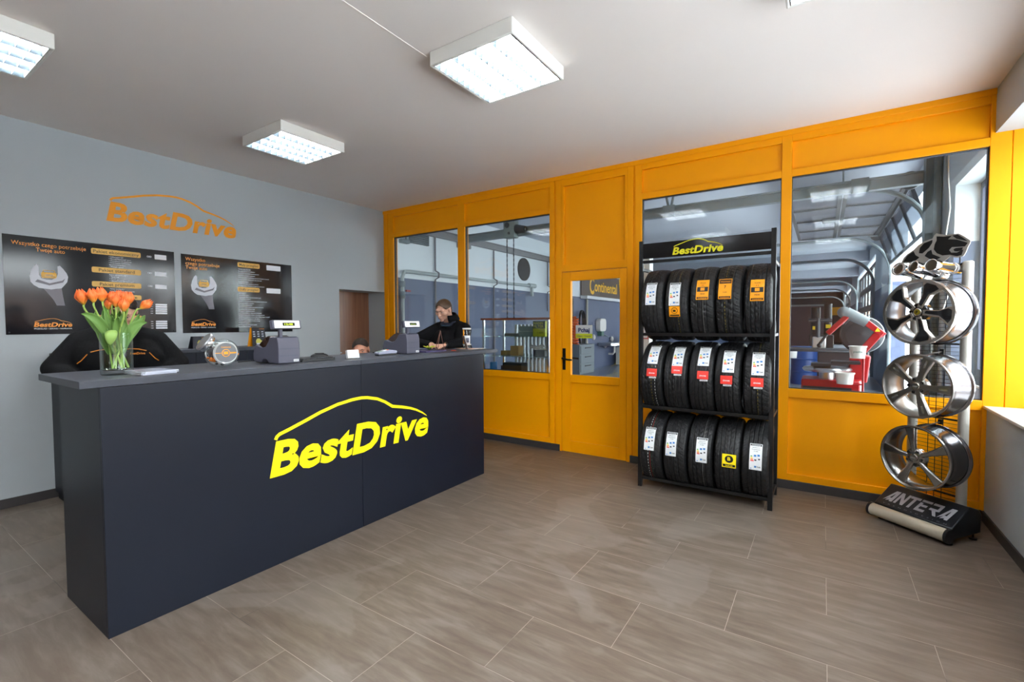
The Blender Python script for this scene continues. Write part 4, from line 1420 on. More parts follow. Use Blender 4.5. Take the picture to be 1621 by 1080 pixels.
def tyre_label(kind, xc, a, parent):
    b = MB()
    rr = TR + 0.0015
    M0, M1 = 0.0010, 0.0016
    wh = mat('tyre label white', srgb(236, 238, 240), 0.35, noise=0.02)
    bk = mat('tyre label black', srgb(24, 24, 26), 0.4, noise=0.02)
    bl = mat('tyre label blue', srgb(60, 130, 200), 0.4, noise=0.02)
    og = mat('tyre label orange', srgb(250, 160, 20), 0.35, noise=0.03)
    rd = mat('tyre label red', srgb(236, 66, 56), 0.35, noise=0.04)
    gn = mat('tyre label green', srgb(60, 170, 80), 0.4, noise=0.02)
    yl = mat('tyre label yellow', srgb(252, 226, 20), 0.35, noise=0.02)
    br = mat('tyre label brown', srgb(70, 44, 24), 0.4, noise=0.02)
    ms = [wh, bk, bl, og, rd, gn, yl, br]
    mm = lambda d: math.degrees(d / rr)      # metres along the tread to degrees
    if kind == 'white':
        hw, hh = 0.043, 0.100
        b.cur = 0
        curved(b, xc - hw, xc + hw, a - mm(hh), a + mm(hh), rr, 14)
        b.cur = 1
        curved(b, xc - hw + 0.004, xc + hw - 0.004, a + mm(hh - 0.018), a + mm(hh - 0.004), rr + M0, 4)
        b.cur = 0
        curved_text(b, 'Continental', xc, a + mm(hh - 0.015), 0.008, 0.06, rr + M1)
        b.cur = 1
        for k in range(3):
            curved_text(b, ('205/55 R16', 'ContiWinter', 'TS 850')[k], xc + 0.0, a + mm(0.066 - 0.014 * k), 0.0055, (0.05, 0.06, 0.03)[k], rr + M0)
        # efficiency arrows
        for k, c in enumerate((5, 6, 3, 4)):
            b.cur = c
            curved(b, xc - 0.034, xc - 0.024 + 0.004 * k, a + mm(-0.002 - 0.011 * k), a + mm(0.006 - 0.011 * k), rr + M0, 2)
        b.cur = 2
        curved(b, xc - 0.012, xc + 0.004, a + mm(0.0), a + mm(0.014), rr + M0, 2)
        curved(b, xc + 0.012, xc + 0.028, a + mm(0.004), a + mm(0.018), rr + M0, 2)
        curved(b, xc - 0.008, xc + 0.006, a + mm(-0.082), a + mm(-0.068), rr + M0, 2)
        curved(b, xc - 0.034, xc - 0.026, a + mm(-0.092), a + mm(-0.086), rr + M0, 2)
        b.cur = 1
        curved(b, xc - 0.008, xc + 0.006, a + mm(-0.030), a + mm(-0.020), rr + M0, 2)
        curved(b, xc + 0.018, xc + 0.030, a + mm(-0.022), a + mm(-0.012), rr + M0, 2)
        curved_text(b, '72dB', xc + 0.021, a + mm(-0.08), 0.009, 0.026, rr + M0)
    elif kind in ('orange', 'brown'):
        hw, hh = 0.047, 0.086
        b.cur = 3
        curved(b, xc - hw, xc + hw, a - mm(hh), a + mm(hh), rr, 14)
        b.cur = 1
        curved(b, xc - hw + 0.006, xc + hw - 0.006, a - mm(hh - 0.006), a - mm(hh - 0.022), rr + M0, 4)
        b.cur = 3
        curved_text(b, 'Continental', xc, a - mm(hh - 0.010), 0.008, 0.066, rr + M1)
        if kind == 'brown':
            b.cur = 7
            curved(b, xc - hw + 0.004, xc + hw - 0.004, a + mm(hh - 0.045), a + mm(hh - 0.006), rr + M0, 4)
            b.cur = 3
            curved_text(b, 'WinterContact', xc, a + mm(hh - 0.032), 0.010, 0.07, rr + M1)
            b.cur = 1
            curved_text(b, '7', xc, a + mm(0.0), 0.024, 0.014, rr + M0)
            curved_text(b, 'TS 830', xc, a - mm(0.036), 0.008, 0.03, rr + M0)
        else:
            b.cur = 1
            curved(b, xc - hw + 0.006, xc + hw - 0.006, a - mm(0.020), a + mm(0.020), rr + M0, 5)
            b.cur = 3
            curved(b, xc - 0.016, xc + 0.016, a - mm(0.012), a + mm(0.014), rr + M1, 3)
            b.cur = 1
            curved_text(b, 'Conti', xc, a + mm(0.052), 0.010, 0.04, rr + M0)
            curved_text(b, '11', xc, a + mm(0.030), 0.010, 0.014, rr + M0)
            curved_text(b, '195/65', xc, a - mm(0.044), 0.010, 0.036, rr + M0)
    elif kind == 'small_orange':
        b.cur = 3
        curved(b, xc - 0.043, xc + 0.043, a - mm(0.043), a + mm(0.043), rr, 8)
        b.cur = 1
        for i in range(20):
            t0, t1 = 2 * math.pi * i / 20, 2 * math.pi * (i + 1) / 20
            vs = []
            for t in (t0, t1):
                for q in (0.022, 0.026):
                    an = R(a) + (q * math.sin(t) + 0.008) / rr
                    vs.append((xc + q * math.cos(t), -(rr + M0) * math.cos(an), (rr + M0) * math.sin(an)))
            b.add(vs, [(0, 1, 3, 2)])
        curved(b, xc - 0.012, xc + 0.010, a + mm(-0.002), a + mm(0.014), rr + M0, 2)
        curved(b, xc - 0.037, xc + 0.037, a - mm(0.038), a - mm(0.026), rr + M0, 3)
    elif kind == 'red':
        b.cur = 4
        curved(b, xc - 0.043, xc + 0.043, a - mm(0.026), a + mm(0.040), rr, 6)
        b.cur = 0
        curved_text(b, 'zimowa', xc, a - mm(0.004), 0.014, 0.05, rr + M0)
        b.cur = 0
        curved(b, xc - 0.022, xc + 0.038, a - mm(0.042), a - mm(0.029), rr, 3)
        b.cur = 1
        curved_text(b, 'ContiTec', xc + 0.008, a - mm(0.039), 0.006, 0.05, rr + M0)
    elif kind == 'yellow':
        b.cur = 6
        curved(b, xc - 0.050, xc + 0.050, a - mm(0.052), a + mm(0.052), rr, 8)
        b.cur = 1
        pts = []
        for i in range(24):
            t = 2 * math.pi * i / 24
            an = R(a) + (0.028 * math.sin(t) + 0.014) / rr
            pts.append((xc + 0.030 * math.cos(t), -(rr + M0) * math.cos(an), (rr + M0) * math.sin(an)))
        b.add(pts, [tuple(range(24))])
        curved(b, xc - 0.044, xc + 0.044, a - mm(0.044), a - mm(0.026), rr + M0, 3)
        b.cur = 6
        curved_text(b, 'B', xc, a + mm(0.004), 0.026, 0.022, rr + M1)
        curved_text(b, 'BARUM', xc, a - mm(0.040), 0.009, 0.05, rr + M1)
    o = b.build('paper_label', ms, parent, smooth=0)
    return o


def build_rack():
    yf, yb_ = 4.06, 4.46
    root = thing('tyre_rack', (-0.83, 4.26, 0), 'black steel three tier tyre rack with a yellow lettered header board', 'rack')
    x0, x1, y0, y1 = -0.508, 0.508, -0.20, 0.20
    for x in (x0, x1):
        for y in (y0, y1):
            h = 2.16 if y < 0 else 1.935
            MB().box(x - 0.017, x + 0.017, y - 0.017, y + 0.017, 0.0, h).build('post', BLACKM, root, bevel=0.002)
    for z in (0.095, 0.728, 1.362):
        for y in (y0, y1):
            MB().box(x0, x1, y - 0.012, y + 0.012, z - 0.026, z).build('rail', BLACKM, root, bevel=0.002)
        for x in (x0, x1):
            MB().box(x - 0.012, x + 0.012, y0, y1, z - 0.024, z - 0.002).build('side_rail', BLACKM, root, bevel=0.002)
    for y, z in ((y0, 1.99), (y1, 1.93)):
        MB().box(x0, x1, y - 0.012, y + 0.012, z - 0.025, z).build('rail', BLACKM, root, bevel=0.002)
    for x in (x0, x1):
        MB().box(x - 0.012, x + 0.012, y0, y1, 1.905, 1.93).build('side_rail', BLACKM, root, bevel=0.002)
    gl = mat('glossy black header', srgb(22, 22, 24), 0.10, noise=0.03)
    hd = MB().box(x0 + 0.017, x1 - 0.017, y0 - 0.012, y0 + 0.002, 2.005, 2.135).build('header_board', gl, root, bevel=0.001)
    q = MB()
    logo_into(q, frame((x0 + 0.268, y0 - 0.0128, 2.022), (1, 0, 0), (0, 0, 1)), 0, 0, 0.395)
    q.build('lettering', mat('dull yellow vinyl', srgb(214, 204, 30), 0.35, noise=0.03), hd, smooth=0)
    # tyres
    protos = [tyre_mesh(k).mesh('tyre', TYRE_RUB, 28) for k in range(3)]
    rnd = random.Random(5)
    X = (-1.22, -1.02, -0.82, -0.62, -0.42)
    rows = [(1.362, [[('white', -0.005, 17)], [('white', -0.012, 15), ('small_orange', -0.010, -12)], [('orange', 0.005, 20)], [('brown', -0.022, 20)], [('orange', -0.003, 16)]]),
            (0.728, [[('white', 0.012, 42), ('red', 0.015, 9)], [('white', 0.02, 40), ('red', 0.02, 15)], [('white', 0.018, 42), ('red', 0.02, 9)], [('white', 0.010, 34), ('red', 0.0, 4)], [('white', 0.008, 32), ('red', 0.005, 3)]]),
            (0.095, [[('white', -0.005, 22)], [('white', -0.022, 18)], [('white', 0.02, 15)], [('yellow', 0.02, 5)], [('white', 0.01, 16)]])]
    rn = ['top', 'middle', 'bottom']
    desc = [['first tyre from the left on the top tier, one white label', 'second tyre on the top tier, white label over a small orange one', 'third tyre on the top tier, orange label with dark band',
             'fourth tyre on the top tier, orange label with brown top', 'rightmost tyre on the top tier, orange label, standing by the post'],
            ['leftmost tyre on the middle tier, white and red labels, white dashed line', 'second tyre on the middle tier, white and red labels', 'centre tyre on the middle tier, white and red labels',
             'fourth tyre on the middle tier, white and red labels', 'rightmost tyre on the middle tier, white and red labels'],
            ['leftmost tyre on the bottom tier, white label, red and white tread lines', 'second tyre on the bottom tier, one white label', 'centre tyre on the bottom tier, white label and one pale line',
             'fourth tyre on the bottom tier, only a yellow label', 'rightmost tyre on the bottom tier, white label']]
    dz = math.sqrt((TR - 0.003) ** 2 - (0.20 - 0.006) ** 2)
    lines = {(0, 1): [(0.018, 'line yellow')], (0, 2): [(0.012, 'line grey')], (0, 3): [(-0.02, 'line yellow')], (1, 0): [(0.012, 'line yellow'), (0.042, 'tyre label white')], (1, 4): [(0.01, 'line yellow')],
             (2, 0): [(-0.012, 'tyre label white'), (0.004, 'line red'), (0.018, 'line green')], (2, 2): [(0.03, 'line grey')]}
    mat('line yellow', srgb(150, 134, 40), 0.5, noise=0.2)
    mat('line grey', srgb(110, 110, 108), 0.5, noise=0.2)
    mat('line red', srgb(150, 50, 36), 0.5, noise=0.2)
    mat('line green', srgb(40, 96, 60), 0.5, noise=0.2)
    for r, (zr, labs) in enumerate(rows):
        for c in range(5):
            me = protos[(r * 2 + c * 3 + (c // 2)) % 3]
            t = bpy.data.objects.new('tyre', me)
            COL.objects.link(t)
            t.location = (X[c] + rnd.uniform(-0.002, 0.002), 4.26, zr + dz)
            t.rotation_euler = (0, 0, R(rnd.uniform(-1.0, 1.0)))
            tag(t, 'black ' + desc[r][c], 'tyre', 'tyres on the %s tier of the rack' % rn[r])
            for (k, xo, a) in labs[c]:
                o = tyre_label(k, xo, a, t)
                o['label'] = {'white': 'white energy label', 'small_orange': 'small square orange label', 'orange': 'tall orange label', 'brown': 'orange label with brown top', 'red': 'red sticker', 'yellow': 'yellow square sticker'}[k]
            for k, (xo, mn) in enumerate(lines.get((r, c), [])):
                b = MB()
                for i in range(60):
                    if (i % 2 and mn != 'line grey') and mn != 'line red':
                        continue
                    curved(b, xo - 0.0015, xo + 0.0015, -70 + 2.6 * i, -70 + 2.6 * i + 2.6, TR + 0.0006, 1)
                b.build('tread_line', MATS[mn], t, smooth=0)


# ================================================================== ALLOY WHEEL STAND
def wheel_root(name, F, rz, label):
    return thing(name, F, label, 'wheel', 'alloy wheels on the display stand', rz)


def build_wheel_stand():
    rz = math.atan2(-0.644, 0.765)
    F = (0.50, 4.17, 0)
    root = thing('wheel_stand', F, 'display stand for alloy wheels with two silver columns and black lettered base', 'display stand', rz=rz)
    satin = mat('satin silver column', srgb(200, 196, 188), 0.35, 0.3, noise=0.03)
    cream = mat('cream silver roll', srgb(206, 196, 176), 0.35, 0.25, noise=0.03)
    blk = mat('black base enamel', srgb(30, 32, 38), 0.3, noise=0.06)
    YZ = Matrix(((0, 0, 1, 0), (1, 0, 0, 0), (0, 1, 0, 0), (0, 0, 0, 1)))       # profile in y,z swept along x
    prof = [(0.035, 0.035), (0.31, 0.05), (0.315, 0.17), (0.29, 0.205), (0.20, 0.232), (0.035, 0.110)]
    bs = MB().prism(prof, -0.245, 0.245, YZ).build('base', blk, root, bevel=0.006)
    MB().tube((-0.245, 0.018, 0.060), (0.235, 0.018, 0.060), 0.043, n=24).build('front_roll', cream, root)
    for x in (-0.252, 0.238):
        MB().tube((x - 0.008, 0.018, 0.060), (x + 0.008, 0.018, 0.060), 0.047, n=24).build('end_cap', blk, root)
    for x in (-0.20, 0.22):
        for y in (0.05, 0.28):
            MB().tube((x, y, 0), (x, y, 0.012), 0.022).tube((x, y, 0.012), (x, y, 0.05), 0.006).build('foot', BLACKM, root)
    # raised lettering on the slope
    slope = Vector((0, 0.165, 0.122)).normalized()
    M = frame((-0.205, 0.047, 0.1195), (1, 0, 0), slope)
    T = MB()
    M2 = frame((-0.212, 0.072, 0.1385), (1, 0, 0), slope)
    # angular letters drawn as strokes: (polygon points in letter units, height 1)
    def poly(pts, x, k, kx):
        T.add([(x + p[0] * kx + p[1] * k * 0.12, p[1] * k, 0.001) for p in pts], _tri(pts), M2)
    k, kx = 0.105, 0.062
    s = 0.26
    A = [(0, 0), (0.28, 0), (0.62, 0.72), (0.66, 0.72), (0.66, 0.32), (0.42, 0.32), (0.30, 0.12), (0.66, 0.12), (0.66, 0), (0.98, 0), (0.98, 1), (0.5, 1)]
    Nn = [(0, 0), (0.26, 0), (0.26, 0.62), (0.72, 0), (1.0, 0), (1.0, 1), (0.74, 1), (0.74, 0.40), (0.30, 1), (0, 1)]
    Tt = [(-0.1, 1), (-0.1, 0.80), (0.28, 0.80), (0.28, 0), (0.56, 0), (0.56, 0.80), (0.90, 0.80), (0.90, 1)]
    Ee = [(0, 0), (0.95, 0), (0.95, 0.2), (0.28, 0.2), (0.28, 0.42), (0.85, 0.42), (0.85, 0.60), (0.28, 0.60), (0.28, 0.74), (0, 0.74)]
    E2 = [(0.02, 0.82), (1.0, 0.82), (1.0, 1.0), (0.02, 1.0)]
    Rr = [(0, 0.82), (0.70, 0.82), (0.70, 0.56), (0.0, 0.56), (0, 0.38), (0.30, 0.38), (0.74, 0), (1.06, 0), (0.66, 0.38), (0.98, 0.42), (0.98, 0.96), (0.92, 1), (0, 1)]
    for i, g in enumerate((A, Nn, Tt, Ee, Rr, A)):
        poly(g, 0.070 * i + (0.0 if i < 3 else -0.006), k, kx)
        if g is Ee:
            poly(E2, 0.070 * i - 0.006, k, kx)
    T.build('lettering', mat('silver letter vinyl', srgb(188, 188, 194), 0.4, noise=0.04), root, smooth=0)
    d = MB()
    text_into(d, 'TRENDSDESIGN', M, 0.01, 0.0, 0.009, 0.40, 0.0, lift=0.001, spacing=2.4)
    d.build('small_lettering', mat('grey letter print', srgb(120, 122, 130), 0.4, noise=0.03), root, smooth=0)
    for x in (-0.155, 0.155):
        MB().tube((x, 0.27, 0.19), (x, 0.27, 1.842), 0.029, n=24).build('column', satin, root)
        MB().tube((x, 0.27, 1.842), (x, 0.27, 1.85), 0.029, 0.02, n=24).build('column_cap', satin, root)
    g = MB()
    for k in range(58):
        z = 0.225 + 0.0275 * k
        g.tube((-0.135, 0.262, z), (0.135, 0.262, z), 0.0017, n=6)
    for x in (-0.045, 0.0, 0.045):
        g.tube((x, 0.258, 0.2), (x, 0.258, 1.82), 0.0026, n=6)
    g.build('wire_grid', BLACKM, root)
    for z in (1.84, 1.30, 0.78, 0.26):
        MB().box(-0.14, 0.14, 0.268, 0.276, z - 0.012, z).build('cross_bar', BLACKM, root)
    # panther emblem plate
    OUT = [(-0.244, 1.883), (-0.225, 1.924), (-0.201, 1.947), (-0.159, 1.973), (-0.131, 2.0), (-0.095, 2.02), (-0.041, 2.031), (-0.033, 2.05), (-0.02, 2.062), (-0.007, 2.056), (0.028, 2.042), (0.11, 2.038),
           (0.143, 2.011), (0.177, 1.979), (0.176, 1.963), (0.165, 1.942), (0.154, 1.906), (0.142, 1.883), (0.106, 1.876), (0.065, 1.892), (0.032, 1.863), (-0.002, 1.862), (-0.038, 1.866), (-0.11, 1.868), (-0.166, 1.872)]
    MX = frame((0, 0.245, 0), (1, 0, 0), (0, 0, 1))
    p = MB().prism(OUT, -0.006, 0.0, MX).build('emblem_plate', mat('pale grey plate edge', srgb(176, 172, 166), 0.4, noise=0.03), root, smooth=0)
    pb = mat('black emblem print', srgb(16, 15, 16), 0.35, noise=0.03)
    INN = [[(-0.017, 2.041), (0.028, 2.031), (0.074, 2.029), (0.052, 2.009), (0.103, 1.998), (0.136, 1.981), (0.164, 1.966), (0.149, 1.945), (0.105, 1.949), (0.076, 1.952), (0.060, 1.934), (0.073, 1.915), (0.105, 1.911),
            (0.141, 1.927), (0.132, 1.891), (0.106, 1.886), (0.065, 1.902), (0.022, 1.903), (-0.012, 1.923), (-0.032, 1.953), (-0.027, 1.988), (-0.016, 2.012)],
           [(0.076, 2.029), (0.106, 2.031), (0.136, 2.006), (0.165, 1.976), (0.136, 1.988), (0.10, 2.004)],
           [(0.084, 1.935), (0.097, 1.942), (0.139, 1.940), (0.131, 1.920), (0.105, 1.918), (0.091, 1.922)],
           [(-0.125, 1.940), (-0.120, 1.977), (-0.095, 2.006), (-0.041, 2.021), (-0.042, 2.001), (-0.062, 1.968), (-0.102, 1.935)],
           [(-0.230, 1.890), (-0.201, 1.933), (-0.16, 1.959), (-0.146, 1.929), (-0.120, 1.909), (-0.155, 1.882)],
           [(-0.088, 1.915), (-0.070, 1.942), (-0.047, 1.953), (-0.039, 1.921), (0.012, 1.891), (-0.016, 1.878), (-0.056, 1.890)]]
    q = MB()
    for pl_ in INN:
        q.add([(a, b, 0.0014) for a, b in pl_], _tri(pl_), MX)
    o = q.build('emblem_print', pb, p, smooth=0)
    o['label'] = 'black snarling panther head'
    MB().tube((0.12, 0.25, 1.82), (0.12, 0.25, 1.90), 0.004).tube((-0.12, 0.25, 1.82), (-0.12, 0.25, 1.90), 0.004).build('emblem_stay', BLACKM, root)
    # ---- wheels (local frame: x = u, y = depth, z up; face looks to -y)
    dark = mat('dark anthracite alloy', (0.045, 0.045, 0.05, 1), 0.18, 0.85, noise=0.06, coat=0.5)
    mach = mat('machined alloy face', (0.62, 0.58, 0.53, 1), 0.22, 1.0, noise=0.05, nscale=60)
    grey = mat('grey silver alloy', (0.27, 0.25, 0.235, 1), 0.33, 0.9, noise=0.05, coat=0.3)
    hyper = mat('hyper silver alloy', (0.36, 0.35, 0.34, 1), 0.2, 1.0, noise=0.04)
    barrel = mat('polished wheel barrel', (0.40, 0.40, 0.43, 1), 0.25, 1.0, noise=0.04)
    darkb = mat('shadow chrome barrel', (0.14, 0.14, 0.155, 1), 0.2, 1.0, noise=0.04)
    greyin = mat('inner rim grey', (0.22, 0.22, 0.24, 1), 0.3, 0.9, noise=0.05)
    spec = [(1.512, 0.222, 'dark', -5, 'top alloy wheel on the stand, black five spoke with machined edges'),
            (1.010, 0.218, 'grey', -2, 'middle alloy wheel on the stand, grey five spoke'),
            (0.520, 0.218, 'hyper', 28, 'bottom alloy wheel on the stand, bright tapered five spoke')]
    for z, rad, style, ang, lab in spec:
        w = thing('alloy_wheel', (F[0] + 0.033 * math.cos(rz), F[1] + 0.033 * math.sin(rz), z), lab, 'wheel', 'alloy wheels on the display stand', rz)
        # turn local Z of lathe to -y
        T_ = Matrix(((1, 0, 0, 0), (0, 0, -1, 0), (0, 1, 0, 0), (0, 0, 0, 1)))      # lathe z -> -y
        rb = MB()
        prof = [(rad, -0.022), (rad + 0.001, -0.030), (rad - 0.004, -0.036), (rad - 0.012, -0.032), (rad - 0.016, -0.018), (rad - 0.020, -0.012), (rad - 0.020, 0.055 - 0.0),
                ]
        # outside and inside of the rim, z measured towards the back as negative values flipped below
        outer = [(rad, 0.0), (rad, 0.010), (rad - 0.012, 0.018), (rad - 0.014, 0.04), (rad - 0.024, 0.065), (rad - 0.024, 0.11), (rad - 0.014, 0.155), (rad - 0.012, 0.188), (rad, 0.195), (rad, 0.206)]
        inner = [(rad - 0.006, 0.206), (rad - 0.016, 0.19), (rad - 0.022, 0.15), (rad - 0.032, 0.11), (rad - 0.030, 0.05), (rad - 0.018, 0.018), (rad - 0.012, 0.002)]
        rb.lathe([(r_, -d_) for r_, d_ in outer + [(rad - 0.006, 0.206), (rad - 0.008, 0.195), (rad - 0.018, 0.188), (rad - 0.030, 0.10), (rad - 0.020, 0.03), (rad - 0.008, 0.01)]], 72, T_, closed=True)
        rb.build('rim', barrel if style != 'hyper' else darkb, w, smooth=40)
        MB().lathe([(r_, -d_) for r_, d_ in [(rad + 0.0008, 0.009), (rad + 0.0008, -0.001), (rad - 0.006, -0.003), (rad - 0.013, 0.002), (rad - 0.020, 0.018), (rad - 0.032, 0.05), (rad - 0.034, 0.11), (rad - 0.024, 0.15), (rad - 0.018, 0.19), (rad - 0.006, 0.207),
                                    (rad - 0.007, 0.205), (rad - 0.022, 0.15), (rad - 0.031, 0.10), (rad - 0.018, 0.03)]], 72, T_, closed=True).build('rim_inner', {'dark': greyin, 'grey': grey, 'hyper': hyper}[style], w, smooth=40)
        if style == 'dark':
            MB().lathe([(rad + 0.0005, 0.002), (rad + 0.001, -0.006), (rad - 0.002, 0.005), (rad - 0.018, 0.005), (rad - 0.022, -0.004)], 72, T_, closed=True).build('rim_lip', mach, w)
            MB().lathe([(rad + 0.001, -0.186), (rad + 0.003, -0.195), (rad + 0.002, -0.208), (rad - 0.008, -0.209)], 72, T_, closed=True).build('rear_flange', dark, w)

        def spoke(pts, y0, y1, a, name, m, bev=0.003):
            ca, sa = math.cos(R(a)), math.sin(R(a))
            M_ = Matrix(((ca, -sa, 0, 0), (0, 0, -1, 0), (sa, ca, 0, 0), (0, 0, 0, 1)))    # local x radial, local z -> -y
            b = MB().prism(pts, y0, y1, M_)
            return b.build(name, m, w, bevel=bev)
        for k in range(5):
            a = ang + 72 * k
            if style == 'dark':
                s_ = spoke([(0.03, -0.018), (0.13, -0.026), (0.195, -0.085), (rad - 0.004, -0.040), (rad - 0.004, 0.045), (0.185, 0.050), (0.125, 0.020), (0.03, 0.018)], -0.035, 0.002, a, 'spoke', mach)
                ca, sa = math.cos(R(a)), math.sin(R(a))
                M_ = Matrix(((ca, -sa, 0, 0), (0, 0, -1, 0), (sa, ca, 0, 0), (0, 0, 0, 1)))
                MB().prism([(0.045, -0.006), (0.13, -0.014), (0.183, -0.058), (rad - 0.022, -0.030), (rad - 0.024, 0.026), (0.178, 0.036), (0.12, 0.015), (0.05, 0.012)], 0.0, 0.0035, M_).build('spoke_inlay', dark, s_, bevel=0.001)
            elif style == 'grey':
                s_ = spoke([(0.03, -0.020), (0.09, -0.016), (rad - 0.012, -0.034), (rad - 0.012, 0.034), (0.09, 0.016), (0.03, 0.020)], -0.034, -0.004, a, 'spoke', grey, 0.006)
                ca, sa = math.cos(R(a)), math.sin(R(a))
                M_ = Matrix(((ca, -sa, 0, 0), (0, 0, -1, 0), (sa, ca, 0, 0), (0, 0, 0, 1)))
                MB().prism(rrect(0.135, 0.185, -0.006, 0.006, 0.005), -0.0045, -0.003, M_).build('spoke_slot', mat('spoke slot', (0.7, 0.7, 0.7, 1), 0.25, 0.9, noise=0.03), s_)
                MB().prism([(0.06, -0.013), (0.20, -0.030), (0.20, -0.024), (0.06, -0.008)], -0.0045, -0.001, M_).prism([(0.06, 0.008), (0.20, 0.024), (0.20, 0.030), (0.06, 0.013)], -0.0045, -0.001, M_).build('spoke_ridge', grey, s_)
            else:
                s_ = spoke([(0.03, -0.015), (0.10, -0.017), (rad - 0.010, -0.034), (rad - 0.010, 0.034), (0.10, 0.017), (0.03, 0.015)], -0.030, -0.006, a, 'spoke', hyper, 0.009)
        disc_m = {'dark': dark, 'grey': grey, 'hyper': hyper}[style]
        MB().lathe([(0.062, -0.05), (0.062, -0.02), (0.050, -0.008), (0.030, -0.004), (0.0, -0.004)], 40, T_).build('hub', disc_m, w)
        MB().lathe([(0.026, -0.006), (0.026, 0.001), (0.022, 0.004), (0.0, 0.004)], 32, T_).build('centre_cap', mach if style != 'hyper' else hyper, w)
        e = MB()
        if style == 'dark':
            e.lathe([(0.019, 0.0042), (0.017, 0.0052), (0.0, 0.0052)], 24, T_)
            e.build('cap_emblem', mat('olive badge', srgb(150, 132, 20), 0.35, noise=0.05), w)
            t2 = MB()
            text_into(t2, 'P', frame((-0.006, -0.0056, -0.008), (1, 0, 0), (0, 0, 1)), 0, 0, 0.016, 0.012, 0.03)
            t2.build('cap_letter', BLACKM, w, smooth=0)
        else:
            e.box(-0.014, 0.014, -0.0052, -0.0040, -0.004, 0.004)
            e.build('cap_emblem', STEEL, w)
        for k in range(5):
            a = R(ang + 36 + 72 * k)
            x, zz = 0.045 * math.cos(a), 0.045 * math.sin(a)
            MB().lathe([(0.010, -0.0065), (0.010, -0.002), (0.007, -0.002), (0.006, -0.008)], 16, Matrix.Translation((x, 0, zz)) @ T_).build('bolt_hole', RUBBER if style != 'hyper' else BLACKM, w)
        MB().tube((0, 0.05, rad - 0.01), (0, 0.255, rad + 0.012), 0.004).box(-0.012, 0.012, 0.245, 0.262, rad - 0.005, rad + 0.03).build('hanging_hook', BLACKM, w)
    # ---- exhaust tips (world positions of mouth and root)
    for i, (a, b_, lb) in enumerate((((0.584, 4.128, 1.823), (0.751, 4.310, 1.800), 'rightmost and longest of three chrome exhaust tips under the panther sign'),
                                     ((0.499, 4.196, 1.826), (0.690, 4.350, 1.765), 'middle chrome exhaust tip under the panther sign'),
                                     ((0.428, 4.254, 1.820), (0.610, 4.415, 1.758), 'leftmost chrome exhaust tip with a ringed mouth'))):
        t = thing('exhaust_tip', a, lb, 'exhaust tip', 'chrome exhaust tips on the wheel stand')
        d = Vector(b_) - Vector(a)
        q = d.to_track_quat('Z', 'Y').to_matrix().to_4x4()
        L_ = d.length
        MB().lathe([(0.037, 0.0), (0.040, 0.003), (0.040, 0.05), (0.034, 0.06), (0.032, L_), (0.028, L_), (0.030, 0.05), (0.034, 0.004)], 36, q, closed=True).build('pipe', CHROME, t)
        MB().lathe([(0.033, 0.018), (0.0, 0.055)], 30, q).build('mouth', mat('dark bronze', (0.10, 0.075, 0.05, 1), 0.4, 0.8, noise=0.2), t)  # dark bronze cone set inside the pipe mouth
        if i == 2:
            MB().lathe([(0.040, 0.0), (0.046, 0.0), (0.046, 0.012), (0.040, 0.012)], 36, q, closed=True).build('ring', STEEL, t)
        MB().lathe([(0.034, L_ * 0.75), (0.038, L_ * 0.76), (0.038, L_ * 0.82), (0.034, L_ * 0.83)], 24, q, closed=True).build('clamp', STEEL, t)


build_wall_graphics()
build_rack()
build_wheel_stand()


# ================================================================== PEOPLE
def blob_mesh(parts, voxel, smooth_it=6, fac=0.5):
    """one continuous skin grown over tapered capsules and ellipsoids
    parts: ('c', a, b, ra, rb) or ('e', centre, (rx, ry, rz), rotation or None)"""
    b = MB()
    for p in parts:
        if p[0] == 'c':
            _, a, c, ra, rb = p
            b.tube(a, c, ra, rb, n=20)
            b.ball(a, ra, 20, 12)
            b.ball(c, rb, 20, 12)
        else:
            _, c, r, rot = p
            M = Matrix.Translation(Vector(c)) @ (rot.to_4x4() if rot is not None else Matrix.Identity(4))
            b.ball((0, 0, 0), r, 24, 16, M)
    me = b.mesh('form', PAPER, 0)
    o = bpy.data.objects.new('form', me)
    COL.objects.link(o)
    m = o.modifiers.new('r', 'REMESH')
    m.mode = 'VOXEL'
    m.voxel_size = voxel
    s = o.modifiers.new('s', 'SMOOTH')
    s.iterations = smooth_it
    s.factor = fac
    dg = bpy.context.evaluated_depsgraph_get()
    dg.update()
    ev = o.evaluated_get(dg)
    out = bpy.data.meshes.new_from_object(ev)
    bpy.data.objects.remove(o)
    bpy.data.meshes.remove(me)
    out.polygons.foreach_set('use_smooth', [True] * len(out.polygons))
    return out


def link_mesh(name, me, m, parent):
    me.materials.clear()
    me.materials.append(m)
    o = bpy.data.objects.new(name, me)
    COL.objects.link(o)
    o.parent = parent
    return o


